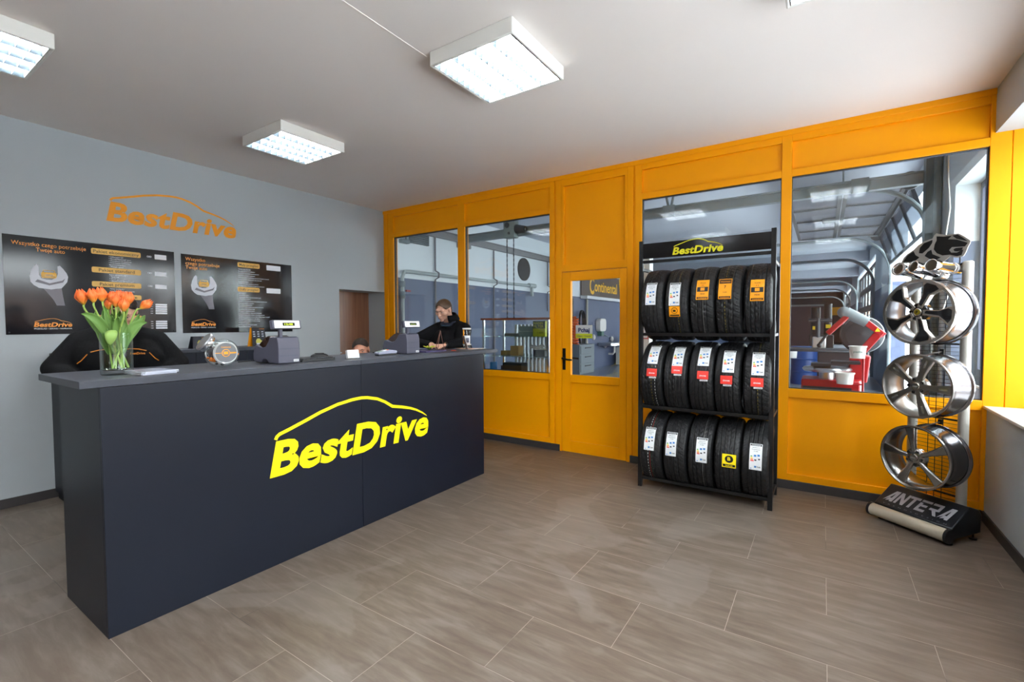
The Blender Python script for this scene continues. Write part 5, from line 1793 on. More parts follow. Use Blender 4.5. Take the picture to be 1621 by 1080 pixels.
def head_parts(c, rot, s=1.0):
    """head shape centred between the ears, facing local -Y, as a list of forms"""
    c = Vector(c)

    def P(x, y, z):
        return c + rot @ (Vector((x, y, z)) * s)

    def E(x, y, z, rx, ry, rz, q=None):
        r = rot if q is None else rot @ q.to_matrix()
        return ('e', P(x, y, z), (rx * s, ry * s, rz * s), r)
    L = [E(0, 0.012, 0.035, 0.074, 0.093, 0.082),           # skull
         E(0, -0.022, 0.008, 0.066, 0.070, 0.085),          # face block
         E(0, -0.040, -0.035, 0.052, 0.050, 0.060),         # jaw
         E(0, -0.070, -0.088, 0.024, 0.020, 0.020),         # chin
         E(0, -0.078, 0.030, 0.052, 0.022, 0.016),          # brow ridge
         ('c', P(0, -0.088, 0.018), P(0, -0.112, -0.022), 0.0095 * s, 0.0135 * s),   # nose
         E(0.011, -0.101, -0.026, 0.009, 0.010, 0.008), E(-0.011, -0.101, -0.026, 0.009, 0.010, 0.008),
         E(0, -0.088, -0.052, 0.024, 0.014, 0.0065), E(0, -0.086, -0.063, 0.020, 0.014, 0.007),    # lips
         E(0.042, -0.060, -0.012, 0.026, 0.026, 0.026), E(-0.042, -0.060, -0.012, 0.026, 0.026, 0.026),   # cheeks
         E(0.078, 0.012, 0.000, 0.008, 0.020, 0.032), E(-0.078, 0.012, 0.000, 0.008, 0.020, 0.032),       # ears
         ('c', P(0, 0.035, -0.03), P(0, 0.05, -0.13), 0.058 * s, 0.060 * s)]       # neck
    return L


def head_extras(c, rot, s, parent, hair_m, style):
    c = Vector(c)

    def P(x, y, z):
        return c + rot @ (Vector((x, y, z)) * s)
    M = Matrix.Translation(c) @ rot.to_4x4() @ Matrix.Scale(s, 4)
    ew = mat('eye white', srgb(226, 220, 214), 0.25, noise=0.02)
    ei = mat('eye iris', srgb(60, 74, 84), 0.2, noise=0.02)
    lip = mat('lip skin', srgb(178, 108, 94), 0.5, noise=0.05)
    for sx in (-1, 1):
        b = MB()
        b.cur = 0
        b.ball((sx * 0.031, -0.0765, 0.011), (0.0125, 0.010, 0.0062), 14, 8, M)
        b.cur = 1
        b.ball((sx * 0.031, -0.0845, 0.0095), (0.0048, 0.0035, 0.0048), 10, 6, M)
        b.build('eye', [ew, ei], parent)
        e = MB()
        pts = [P(sx * 0.012, -0.0965, 0.030), P(sx * 0.030, -0.0945, 0.035), P(sx * 0.050, -0.078, 0.030)]
        e.sweep(pts, [0.0028 * s, 0.0032 * s, 0.0015 * s], n=6)
        e.build('eyebrow', hair_m, parent)
        ld = MB()
        ld.sweep([P(sx * 0.019, -0.086, 0.013), P(sx * 0.031, -0.0885, 0.0185), P(sx * 0.044, -0.081, 0.013)], 0.0020 * s, n=6)
        ld.build('eyelid', mat('eyelid skin', srgb(170, 116, 96), 0.5, noise=0.05), parent)
    MB().sweep([P(-0.021, -0.0945, -0.0585), P(-0.008, -0.1015, -0.0565), P(0.008, -0.1015, -0.0565), P(0.021, -0.0945, -0.0585)], [0.0015 * s, 0.0026 * s, 0.0026 * s, 0.0015 * s], n=6).build('mouth', lip, parent)
    # hair: a cap over the skull cut by the hairline, with strands as ridges
    vs, fs = [], []
    nu, nv = 72, 30
    for j in range(nv + 1):
        ph = math.pi * 0.5 - (math.pi * 0.70) * j / nv
        for i in range(nu):
            th = 2 * math.pi * i / nu           # 0 = right, -90 = face
            x, y, z = math.cos(ph) * math.cos(th), math.cos(ph) * math.sin(th), math.sin(ph)
            # hairline: lowest z allowed by direction
            front = max(0.0, -math.sin(th))
            if style == 'long':
                lim = -0.45 + 1.02 * front ** 1.5
            else:
                lim = -0.25 + 0.80 * front ** 1.3
            side = abs(math.cos(th))
            if front < 0.55 and side > 0.82:
                lim = max(lim, 0.02)
            if z < lim:
                z = lim
                q = math.sqrt(max(0, 1 - z * z))
                x, y = q * math.cos(th) * 0.985, q * math.sin(th) * 0.985
            rip = 1 + 0.012 * math.sin(th * 23 + ph * 3) + 0.008 * math.sin(th * 41 - ph * 7)
            if style == 'long':
                rip = 1 + 0.014 * math.sin(x * 70) + 0.008 * math.sin(x * 131 + y * 4)
            vs.append((x * 0.0795 * rip, 0.012 + y * 0.0985 * rip, 0.036 + z * 0.0885 * rip))
    for j in range(nv):
        for i in range(nu):
            a, b_ = j * nu + i, j * nu + (i + 1) % nu
            fs.append((a, b_, b_ + nu, a + nu))
    h = MB()
    h.add(vs, fs, M)
    if style == 'long':
        h.ball((0, 0.118, 0.0), (0.022, 0.028, 0.030), 14, 10, M)
        h.sweep([P(0, 0.125, -0.01), P(0.004, 0.138, -0.05), P(0.002, 0.128, -0.10)], [0.016 * s, 0.014 * s, 0.006 * s], n=10)
    o = h.build('hair', hair_m, parent, solid=0.004, smooth=50)
    return o


def hand_parts(w, d, n, s=1.0, curl=0.35, side=1):
    """wrist w, pointing direction d, back-of-hand normal n; five fingers with two bends, thumb off the side"""
    w, d, n = Vector(w), Vector(d).normalized(), Vector(n).normalized()
    t = d.cross(n).normalized() * side
    n = t.cross(d).normalized() * side
    n = n if n.dot(Vector((0, 0, 1))) > 0 else -n
    L = []
    palm_end = w + d * 0.085 * s
    for k in range(4):
        q = (k - 1.5) * 0.019 * s
        L.append(('c', w + t * q * 0.7 + d * 0.01, palm_end + t * q, 0.0135 * s, 0.0115 * s))
        ln = (0.040, 0.045, 0.042, 0.033)[k] * s
        a = palm_end + t * q
        dirn = (d + t * (k - 1.5) * 0.10).normalized()
        for j in range(3):
            ang = curl * (j + 0.6)
            dd = (dirn * math.cos(ang) - n * math.sin(ang)).normalized()
            b_ = a + dd * ln * (1, 0.66, 0.52)[j]
            L.append(('c', a, b_, (0.0095, 0.0085, 0.0078)[j] * s, (0.0085, 0.0078, 0.0066)[j] * s))
            a = b_
    a = w + d * 0.025 * s - t * 0.020 * s
    for j, (f, ln) in enumerate(((0.75, 0.038), (0.45, 0.030), (0.3, 0.024))):
        dd = (d * (1 - f * 0.3) - t * f - n * 0.25).normalized()
        b_ = a + dd * ln * s
        L.append(('c', a, b_, (0.013, 0.0105, 0.009)[j] * s, (0.0105, 0.009, 0.0075)[j] * s))
        a = b_
    return L


SKIN = mat('fair skin', srgb(214, 164, 140), 0.5, noise=0.06, nscale=14, bump=0.02)
SKIN2 = mat('ruddy skin', srgb(206, 146, 120), 0.5, noise=0.07, nscale=14, bump=0.02)
BLACKJ = mat('black wool jacket', srgb(13, 13, 15), 0.8, noise=0.25, nscale=60, bump=0.2, spec=0.2)
NAVYT = mat('dark trousers', srgb(30, 32, 42), 0.85, noise=0.15, nscale=30)


def build_customer():
    root = thing('person', (-3.56, 4.22, 0), 'person in black jacket leaning on the far counter end, looking down, hair tied back', 'person')
    O = Vector((-3.56, 4.22, 0))

    def V(x, y, z):
        return Vector((x, y, z)) - O
    hc = V(-3.545, 3.945, 1.600)
    rot = (Euler((R(24), 0, 0)).to_matrix())
    rot = Euler((0, 0, R(6))).to_matrix() @ rot @ Euler((0, R(6), 0)).to_matrix()
    shl, shr = V(-3.39, 4.10, 1.375), V(-3.73, 4.08, 1.385)       # his left is toward +x
    neck = V(-3.55, 4.06, 1.475)
    chest, waist, hip = V(-3.56, 4.13, 1.28), V(-3.56, 4.24, 1.08), V(-3.56, 4.32, 0.94)
    elL, elR = V(-3.20, 3.84, 1.25), V(-3.84, 3.74, 1.245)
    wrL, wrR = V(-3.21, 3.60, 1.232), V(-3.36, 3.55, 1.232)
    parts = head_parts(hc, rot, 1.0)
    parts += [('c', neck, V(-3.55, 4.02, 1.52), 0.058, 0.056), ('c', neck, chest, 0.07, 0.13), ('c', chest, waist, 0.14, 0.13), ('c', waist, hip, 0.13, 0.14),
              ('c', shl, shr, 0.06, 0.06), ('c', shl, elL, 0.05, 0.042), ('c', elL, wrL, 0.040, 0.028), ('c', shr, elR, 0.05, 0.042), ('c', elR, wrR, 0.040, 0.028),
              ('c', V(-3.47, 4.33, 0.90), V(-3.46, 4.30, 0.50), 0.085, 0.058), ('c', V(-3.46, 4.30, 0.50), V(-3.46, 4.36, 0.09), 0.056, 0.038), ('c', V(-3.46, 4.36, 0.06), V(-3.46, 4.24, 0.04), 0.035, 0.03),
              ('c', V(-3.65, 4.33, 0.90), V(-3.66, 4.31, 0.50), 0.085, 0.058), ('c', V(-3.66, 4.31, 0.50), V(-3.66, 4.38, 0.09), 0.056, 0.038), ('c', V(-3.66, 4.38, 0.06), V(-3.66, 4.26, 0.04), 0.035, 0.03)]
    parts += hand_parts(wrL, (-0.55, -0.83, -0.02), (0.1, 0, 1), 0.95, 0.22, 1)
    parts += hand_parts(wrR, (0.90, -0.30, -0.0), (0, 0.05, 1), 0.95, 0.30, -1)
    body = link_mesh('body', blob_mesh(parts, 0.0048, 5), SKIN, root)
    hair = mat('brown hair', srgb(84, 62, 44), 0.55, noise=0.25, nscale=60)
    head_extras(hc, rot, 1.0, root, hair, 'long')
    j = [('c', V(-3.55, 4.085, 1.475), chest, 0.085, 0.185), ('e', V(-3.55, 4.02, 1.22), (0.26, 0.16, 0.18), None), ('c', chest, waist, 0.165, 0.165), ('c', waist, hip, 0.165, 0.175), ('c', hip, V(-3.56, 4.33, 0.80), 0.175, 0.185),
         ('c', V(-3.55, 4.09, 1.43), shl, 0.085, 0.088), ('c', V(-3.57, 4.09, 1.43), shr, 0.085, 0.088), ('e', V(-3.44, 4.08, 1.26), (0.12, 0.12, 0.17), None), ('e', V(-3.68, 4.08, 1.26), (0.12, 0.12, 0.17), None),
         ('c', shl, elL, 0.092, 0.072), ('c', elL, wrL + Vector((0.01, 0.03, 0.0)), 0.058, 0.040), ('c', shr, elR, 0.090, 0.068), ('c', elR, wrR + Vector((-0.035, 0.015, 0)), 0.058, 0.040)]
    jk = link_mesh('jacket', blob_mesh(j, 0.009, 4), BLACKJ, root)
    # stand-up collar, open at the throat, and scarf
    b = MB()
    pts = []
    nseg = 26
    for r_, z in ((0.084, 1.465), (0.084, 1.52), (0.086, 1.572), (0.100, 1.56), (0.116, 1.50)):
        for i in range(nseg):
            a = R(-52 + 284 * i / (nseg - 1))
            pts.append(V(-3.55 + r_ * 1.05 * math.cos(a), 4.045 + r_ * math.sin(a) - (0.03 if z > 1.5 else 0.0), z - 0.015 * math.cos(a) + 0.02 * math.sin(a)))
    b.sheet(pts, nseg, 5)
    b.build('collar', BLACKJ, jk, solid=0.008, sub=1, smooth=60)
    for k, (m_, off) in enumerate((('scarf navy', 0.0), ('scarf pale stripe', 0.010), ('scarf teal stripe', 0.022))):
        c = mat(m_, (srgb(30, 34, 50), srgb(196, 200, 208), srgb(56, 84, 100))[k], 0.8, noise=0.15, nscale=50)
        pts = [V(-3.55 + 0.075 * math.cos(R(a)), 4.035 + 0.078 * math.sin(R(a)), 1.478 - off * 1.2 - 0.035 * (1 if -150 < a < -30 else 0.2)) for a in range(-200, 21, 14)]
        MB().sweep(pts, 0.020 if k == 0 else 0.0045 + 0.0, n=10).build('scarf', c, root) if k == 0 else MB().sweep([p + Vector((0, -0.014, 0.012)) for p in pts], 0.0045, n=6).build('scarf_stripe', c, root)
    MB().lathe([(0.012, 0), (0.012, 0.004), (0, 0.005)], 16, frame(V(-3.50, 3.925, 1.33), (1, 0, 0), (0, 0.3, 1))).build('button', BLACKM, jk)
    tr = [('c', hip, V(-3.56, 4.33, 0.86), 0.15, 0.15), ('c', V(-3.47, 4.33, 0.88), V(-3.46, 4.30, 0.50), 0.098, 0.072), ('c', V(-3.46, 4.30, 0.50), V(-3.46, 4.36, 0.12), 0.070, 0.058),
          ('c', V(-3.65, 4.33, 0.88), V(-3.66, 4.31, 0.50), 0.098, 0.072), ('c', V(-3.66, 4.31, 0.50), V(-3.66, 4.38, 0.12), 0.070, 0.058)]
    link_mesh('trousers', blob_mesh(tr, 0.011, 4), NAVYT, root)
    for x in (-3.46, -3.66):
        link_mesh('shoe', blob_mesh([('c', V(x, 4.38, 0.05), V(x, 4.20, 0.042), 0.047, 0.040), ('c', V(x, 4.38, 0.05), V(x, 4.38, 0.10), 0.045, 0.045)], 0.008, 3), RUBBER, root)
    # black watch strap
    MB().lathe([(0.031, -0.014), (0.034, -0.010), (0.034, 0.010), (0.031, 0.014)], 24, Matrix.Translation(wrL + Vector((-0.004, -0.006, 0))) @ Vector((-0.1, -1, 0)).to_track_quat('Z', 'Y').to_matrix().to_4x4(), closed=True).build('wrist_strap', BLACKM, root)


def build_seated():
    root = thing('person', (-4.0, 3.12, 0), 'person behind the counter with only dark short hair, forehead and eyes showing', 'person')
    O = Vector((-4.0, 3.12, 0))

    def V(x, y, z):
        return Vector((x, y, z)) - O
    hc = V(-3.955, 3.135, 1.180)
    rot = Euler((0, 0, R(42))).to_matrix() @ Euler((R(14), R(-5), 0)).to_matrix()
    b_ = Euler((0, 0, R(42))).to_matrix()

    def W(x, y, z):
        return V(-4.0, 3.12, 0) + b_ @ Vector((x, y, 0)) + Vector((0, 0, z))
    parts = head_parts(hc, rot, 1.0)
    parts += [('c', W(0, 0.05, 1.03), W(0, 0.05, 0.98), 0.06, 0.07), ('c', W(0, 0.06, 0.94), W(0, 0.10, 0.62), 0.13, 0.14), ('c', W(-0.18, 0.06, 0.93), W(0.18, 0.06, 0.93), 0.06, 0.06),
              ('c', W(0.20, 0.05, 0.92), W(0.25, -0.03, 0.68), 0.05, 0.04), ('c', W(0.25, -0.03, 0.68), W(0.12, -0.24, 0.76), 0.04, 0.028),
              ('c', W(-0.20, 0.05, 0.92), W(-0.25, -0.03, 0.68), 0.05, 0.04), ('c', W(-0.25, -0.03, 0.68), W(-0.12, -0.24, 0.76), 0.04, 0.028),
              ('c', W(0.09, 0.10, 0.58), W(0.12, -0.20, 0.50), 0.085, 0.06), ('c', W(0.12, -0.20, 0.50), W(0.12, -0.10, 0.08), 0.058, 0.04), ('c', W(0.12, -0.08, 0.05), W(0.12, -0.2, 0.04), 0.035, 0.03),
              ('c', W(-0.09, 0.10, 0.58), W(-0.12, -0.20, 0.50), 0.085, 0.06), ('c', W(-0.12, -0.20, 0.50), W(-0.12, -0.10, 0.08), 0.058, 0.04), ('c', W(-0.12, -0.08, 0.05), W(-0.12, -0.2, 0.04), 0.035, 0.03)]
    parts += hand_parts(W(0.12, -0.24, 0.76), b_ @ Vector((-0.2, -1, 0)), (0, 0, 1), 0.95, 0.25, 1) + hand_parts(W(-0.12, -0.24, 0.76), b_ @ Vector((0.2, -1, 0)), (0, 0, 1), 0.95, 0.25, -1)
    link_mesh('body', blob_mesh(parts, 0.0055, 5), SKIN2, root)
    head_extras(hc, rot, 1.0, root, mat('dark short hair', srgb(44, 32, 26), 0.6, noise=0.3, nscale=70), 'short')
    sh = [('c', W(0, 0.06, 0.95), W(0, 0.10, 0.60), 0.145, 0.16), ('c', W(-0.18, 0.06, 0.93), W(0.18, 0.06, 0.93), 0.075, 0.075),
          ('c', W(0.20, 0.05, 0.92), W(0.25, -0.03, 0.68), 0.066, 0.055), ('c', W(0.25, -0.03, 0.68), W(0.14, -0.20, 0.75), 0.052, 0.038),
          ('c', W(-0.20, 0.05, 0.92), W(-0.25, -0.03, 0.68), 0.066, 0.055), ('c', W(-0.25, -0.03, 0.68), W(-0.14, -0.20, 0.75), 0.052, 0.038)]
    link_mesh('shirt', blob_mesh(sh, 0.011, 4), BLACKJ, root)
    tr = [('c', W(0.0, 0.10, 0.60), W(0, 0.1, 0.55), 0.165, 0.15), ('c', W(0.09, 0.10, 0.58), W(0.12, -0.20, 0.50), 0.098, 0.074), ('c', W(0.12, -0.20, 0.50), W(0.12, -0.10, 0.12), 0.07, 0.058),
          ('c', W(-0.09, 0.10, 0.58), W(-0.12, -0.20, 0.50), 0.098, 0.074), ('c', W(-0.12, -0.20, 0.50), W(-0.12, -0.10, 0.12), 0.07, 0.058)]
    link_mesh('trousers', blob_mesh(tr, 0.011, 4), NAVYT, root)
    for x in (-0.12, 0.12):
        link_mesh('shoe', blob_mesh([('c', W(x, -0.06, 0.05), W(x, -0.22, 0.042), 0.045, 0.038), ('c', W(x, -0.07, 0.05), W(x, -0.07, 0.10), 0.044, 0.044)], 0.009, 3), RUBBER, root)


def build_bending():
    root = thing('person', (-3.93, 1.15, 0), 'person in black jacket behind the tulips, head bowed, arms spread', 'person')
    O = Vector((-3.93, 1.15, 0))

    def V(x, y, z):
        return Vector((x, y, z)) - O
    hc = V(-3.89, 1.155, 1.535)
    rz = R(72)
    b_ = Euler((0, 0, rz)).to_matrix()
    rot = b_ @ Euler((R(34), 0, 0)).to_matrix()

    def W(x, y, z):        # x to his left, -y forward
        return b_ @ Vector((x, y, 0)) + Vector((0, 0, z))
    parts = head_parts(hc, rot, 1.0)
    A = {}
    for sx in (-1, 1):
        A[sx] = (W(sx * 0.185, 0.02, 1.325), W(sx * 0.315, -0.02, 1.175), W(sx * 0.16, -0.24, 1.06))
    parts += [('c', W(0, 0.0, 1.43), W(0, 0.04, 1.34), 0.06, 0.08), ('c', W(0, 0.05, 1.25), W(0, 0.10, 0.95), 0.13, 0.14), ('c', A[-1][0], A[1][0], 0.06, 0.06)]
    for sx in (-1, 1):
        s, e, w = A[sx]
        parts += [('c', s, e, 0.05, 0.042), ('c', e, w, 0.04, 0.028)]
        parts += hand_parts(w, b_ @ Vector((-sx * 0.3, -1, -0.1)), (0, 0, 1), 0.95, 0.25, sx)
        parts += [('c', W(sx * 0.09, 0.12, 0.90), W(sx * 0.10, 0.08, 0.48), 0.088, 0.06), ('c', W(sx * 0.10, 0.08, 0.48), W(sx * 0.10, 0.14, 0.09), 0.058, 0.04), ('c', W(sx * 0.10, 0.14, 0.05), W(sx * 0.10, 0.02, 0.04), 0.035, 0.03)]
    link_mesh('body', blob_mesh(parts, 0.0055, 5), SKIN, root)
    head_extras(hc, rot, 1.0, root, MATS['dark short hair'], 'short')
    j = [('c', W(0, 0.02, 1.40), W(0, 0.05, 1.24), 0.09, 0.155), ('c', W(0, 0.05, 1.24), W(0, 0.10, 0.88), 0.165, 0.17), ('e', W(0.13, 0.0, 1.22), (0.13, 0.13, 0.15), None), ('e', W(-0.13, 0.0, 1.22), (0.13, 0.13, 0.15), None)]
    for sx in (-1, 1):
        s, e, w = A[sx]
        j += [('c', W(sx * 0.04, 0.03, 1.37), s, 0.085, 0.088), ('c', s, e, 0.088, 0.068), ('c', e, w, 0.064, 0.042)]
    jk = link_mesh('jacket', blob_mesh(j, 0.009, 5), BLACKJ, root)
    # collar
    nseg = 30
    pts = []
    for r_, z in ((0.085, 1.385), (0.088, 1.42), (0.092, 1.455)):
        for i in range(nseg):
            a = 2 * math.pi * i / (nseg - 1)
            pts.append(W(r_ * math.cos(a), 0.005 + r_ * math.sin(a), z + 0.012 * math.sin(a)))
    MB().sheet(pts, nseg, 3).build('collar', BLACKJ, jk, solid=0.007, sub=1, smooth=60)
    # orange piping and chest lettering are laid on the cloth by projecting onto the jacket
    bpy.context.view_layer.update()
    from mathutils.bvhtree import BVHTree
    bv = BVHTree.FromPolygons([v.co.copy() for v in jk.data.vertices], [tuple(p.vertices) for p in jk.data.polygons])
    fw = b_ @ Vector((0, -1, 0))
    rt_ = b_ @ Vector((1, 0, 0))

    def on(x, z, lift=0.003):
        o = W(x, -1.0, z)
        h = bv.ray_cast(o, -fw)
        return (h[0] + fw * lift) if h[0] is not None else None
    pip = mat('orange piping', srgb(224, 134, 36), 0.5, noise=0.05)
    for sx in (-1, 1):
        for line in ([(0.02, 1.286), (0.06, 1.290), (0.10, 1.286), (0.14, 1.275)], [(0.155, 1.262), (0.17, 1.242), (0.185, 1.222), (0.205, 1.205)]):
          pts = [on(sx * x, z) for x, z in line]
          pts = [p for p in pts if p is not None]
          if len(pts) > 2:
            MB().sweep(pts, 0.0028, n=6).build('piping', pip, jk)
    vs, fs = text_geo('BestDrive', 0.02)
    out = []
    x0, x1 = min(v[0] for v in vs), max(v[0] for v in vs)
    for v in vs:
        xx = 0.055 + (v[0] - x0) / (x1 - x0) * 0.078
        p = on(xx, 1.252 + v[1] * 0.020, 0.005)
        out.append(p if p is not None else W(xx, -0.2, 1.25))
    MB().add(out, fs).build('chest_lettering', pip, jk, smooth=0)
    tr = []
    for sx in (-1, 1):
        tr += [('c', W(0, 0.11, 0.92), W(sx * 0.09, 0.12, 0.88), 0.15, 0.105), ('c', W(sx * 0.09, 0.12, 0.88), W(sx * 0.10, 0.08, 0.48), 0.10, 0.074), ('c', W(sx * 0.10, 0.08, 0.48), W(sx * 0.10, 0.14, 0.12), 0.07, 0.058)]
    link_mesh('trousers', blob_mesh(tr, 0.011, 4), NAVYT, root)
    for x in (-0.10, 0.10):
        link_mesh('shoe', blob_mesh([('c', W(x, 0.16, 0.05), W(x, 0.0, 0.042), 0.045, 0.038), ('c', W(x, 0.15, 0.05), W(x, 0.15, 0.10), 0.044, 0.044)], 0.009, 3), RUBBER, root)


# ================================================================== THINGS ON THE COUNTER
def build_tulips():
    vx, vy = -2.985, 0.86
    v = thing('glass_vase', (vx, vy, DT), 'clear straight glass vase holding orange tulips near the left end of the counter', 'vase')
    gl = pane_mat('vase glass', (0.95, 0.985, 0.97, 1), 1.5)
    r, h = 0.066, 0.212
    MB().lathe([(0, 0), (r - 0.004, 0), (r, 0.006), (r, h - 0.001), (r - 0.002, h), (r - 0.004, h - 0.001), (r - 0.0045, 0.028), (r - 0.012, 0.022), (0, 0.021)], 56).build('glass', gl, v, smooth=30)
    MB().lathe([(0, 0.0215), (r - 0.013, 0.0225), (r - 0.0055, 0.0285), (r - 0.0052, 0.142), (0, 0.142)], 56).build('water', pane_mat('water', (0.96, 0.99, 0.95, 1), 1.25), v, smooth=30)
    stemg = mat('tulip stem green', srgb(150, 178, 84), 0.5, noise=0.12, nscale=30)
    leafg = mat('tulip leaf green', srgb(104, 142, 66), 0.5, noise=0.2, nscale=18)
    # petals: orange with yellow edge towards the base (the flower's own colouring)
    pm = bpy.data.materials.new('tulip petal')
    pm.use_nodes = True
    nt = pm.node_tree
    p = nt.nodes['Principled BSDF']
    uv = nt.nodes.new('ShaderNodeTexCoord')
    sp = nt.nodes.new('ShaderNodeSeparateXYZ')
    nt.links.new(uv.outputs['Object'], sp.inputs[0])
    nz = nt.nodes.new('ShaderNodeTexNoise')
    nz.inputs['Scale'].default_value = 60
    ad = nt.nodes.new('ShaderNodeMath')
    ad.operation = 'MULTIPLY_ADD'
    ad.inputs[1].default_value = 0.03
    nt.links.new(nz.outputs['Fac'], ad.inputs[0])
    nt.links.new(sp.outputs['Z'], ad.inputs[2])
    cr = nt.nodes.new('ShaderNodeValToRGB')
    cr.color_ramp.elements[0].position = 0.012
    cr.color_ramp.elements[0].color = srgb(226, 186, 60)
    cr.color_ramp.elements[1].position = 0.034
    cr.color_ramp.elements[1].color = srgb(244, 132, 52)
    e = cr.color_ramp.elements.new(0.065)
    e.color = srgb(246, 112, 48)
    nt.links.new(ad.outputs[0], cr.inputs[0])
    nt.links.new(cr.outputs[0], p.inputs['Base Color'])
    p.inputs['Roughness'].default_value = 0.5

    def bloom(scale, openness):
        b = MB()
        for k in range(6):
            inner = k % 2
            a0 = 60 * k
            nu, nv = 7, 9
            pts = []
            for j in range(nv):
                t = j / (nv - 1)
                wdt = 1.02 * min(1, 0.35 + 3 * t) * (1 - max(0, (t - 0.55) / 0.45) ** 2.6 * 0.93)
                rad = (0.003 + 0.0245 * math.sin(min(t * 1.25, 1) * math.pi / 2) * (1 - 0.80 * max(0, t - 0.50) / 0.50 * (1 - openness))) * (0.90 if inner else 1.0)
                z = 0.067 * t
                for i in range(nu):
                    s = (i / (nu - 1) - 0.5) * 2
                    ang = R(a0) + s * wdt * 0.75
                    rr = rad * (1 - 0.06 * s * s)
                    pts.append((rr * math.cos(ang) * scale, rr * math.sin(ang) * scale, (z - 0.003 * s * s * t) * scale))
            b.sheet(pts, nu, nv)
        return b
    rnd = random.Random(11)
    # the camera's right-hand direction along the counter, used only to spread the bunch
    su, sd = Vector((0.30, 0.954, 0)), Vector((-0.954, 0.30, 0))
    # (sideways, depth, height of the bloom base, lean sideways, size)
    spec = [(-0.118, 0.02, 0.352, -0.22, 1.22, 'leftmost tulip leaning out over the vase rim'), (-0.080, 0.00, 0.362, -0.12, 1.12, 'second tulip from the left in the vase'), (-0.048, 0.01, 0.368, -0.15, 1.16, 'tallest tulip left of centre in the vase'),
            (-0.012, 0.03, 0.360, 0.02, 1.0, 'tulip at the back centre of the bunch'), (0.004, -0.03, 0.340, 0.02, 1.08, 'front centre tulip turned to the camera'), (0.014, 0.05, 0.368, 0.03, 1.0, 'tulip behind the front centre one'),
            (0.032, 0.03, 0.362, 0.05, 1.0, 'tulip right of centre at the back'), (0.050, 0.00, 0.352, 0.10, 1.12, 'right upright tulip in the bunch'), (0.034, -0.05, 0.318, 0.05, 1.05, 'lowest front tulip right of centre'),
            (-0.026, 0.04, 0.330, 0.0, 0.85, 'small yellowish tulip low in the middle'), (0.100, -0.01, 0.335, 1.25, 1.05, 'rightmost tulip bending far out to the side')]
    for i, (sx, dp, hz, lean, sc, lb) in enumerate(spec):
        top = su * sx + sd * dp + Vector((0, 0, hz))
        ba = rnd.uniform(0, 6.28)
        foot = Vector((0.040 * math.cos(ba), 0.040 * math.sin(ba), 0.030)) - su * sx * 0.22
        foot = Vector((max(-0.05, min(0.05, foot.x)), max(-0.05, min(0.05, foot.y)), 0.032))
        rim = su * max(-0.052, min(0.052, sx * 0.42)) + sd * max(-0.04, min(0.04, dp * 0.6)) + Vector((0, 0, 0.205))
        t = thing('tulip', (vx, vy, DT), 'orange ' + lb, 'tulip', 'orange tulips in the glass vase')
        pts = []
        axis = (Vector((0, 0, 1)) + su * lean * 0.9 + sd * rnd.uniform(-0.1, 0.1)).normalized()
        ctrl = [foot, rim * 0.5 + foot * 0.5 + Vector((0, 0, 0.0)), rim, top - axis * 0.05 * 0.6, top]
        for j in range(25):
            u = j / 24 * 4
            k = min(int(u), 3)
            f = u - k
            p0, p1, p2, p3 = ctrl[max(k - 1, 0)], ctrl[k], ctrl[k + 1], ctrl[min(k + 2, 4)]
            pts.append(0.5 * ((2 * p1) + (-p0 + p2) * f + (2 * p0 - 5 * p1 + 4 * p2 - p3) * f * f + (-p0 + 3 * p1 - 3 * p2 + p3) * f ** 3))
        MB().sweep(pts, 0.0044, n=8).build('stem', stemg, t)
        bl = bloom(sc * 0.97, rnd.uniform(0.0, 0.05)).build('bloom', pm, t, smooth=60, solid=0.0012)
        bl.location = top - axis * 0.002
        bl.rotation_mode = 'QUATERNION'
        bl.rotation_quaternion = axis.to_track_quat('Z', 'Y')
        # one or two leaves each
        lv = {0: (-0.10, 0.215, -0.12, 0.02), 1: (-0.05, 0.275, -0.07, 0.0), 2: (-0.015, 0.285, -0.03, 0.01), 3: (0.01, 0.25, 0.02, -0.03), 4: (0.045, 0.255, 0.06, -0.03), 5: (0.03, 0.27, 0.03, 0.03), 6: (0.09, 0.262, 0.09, 0.0),
              7: (0.10, 0.215, 0.13, 0.02), 8: (-0.03, 0.235, -0.04, -0.04), 9: (0.0, 0.22, 0.0, 0.02), 10: (0.135, 0.262, 0.15, 0.0)}[i]
        tipx, tipz, _, tipd = lv
        base = pts[5]
        tip = su * sx * 0.95 + sd * tipd + Vector((0, 0, tipz + 0.045))
        mid = (base + tip) / 2 + su * (0.018 if sx > 0 else -0.018) + Vector((0, 0, 0.02))
        if i in (0, 7):      # long arching leaves that fold out at either side
            tip = su * (-0.125 if i == 0 else 0.125) + sd * -0.03 + Vector((0, 0, 0.305 if i == 0 else 0.262))
            mid = su * (-0.04 if i == 0 else 0.05) + sd * -0.04 + Vector((0, 0, 0.30 if i == 0 else 0.27))
        def leaf(base, mid, tip, wid):
            P_ = []
            nv, nu = 15, 5
            for j in range(nv):
                u = j / (nv - 1)
                c = base * (1 - u) ** 2 + mid * 2 * u * (1 - u) + tip * u * u
                dd = (mid - base) * (1 - u) + (tip - mid) * u
                dd.normalize()
                cross = dd.cross(sd)
                if cross.length < 0.1:
                    cross = su.copy()
                cross.normalize()
                nrm = dd.cross(cross)
                wd = wid * math.sin(math.pi * (0.12 + 0.88 * u)) ** 0.7 * (1 if u < 0.999 else 0.02)
                for k in range(nu):
                    q_ = (k / (nu - 1) - 0.5) * 2
                    P_.append(c + cross * wd * q_ + nrm * (0.010 * q_ * q_ - 0.005))
            MB().sheet(P_, nu, nv).build('leaf', leafg, t, smooth=60, solid=0.001)
        leaf(base, mid, tip, 0.024 if i in (0, 7) else 0.019)
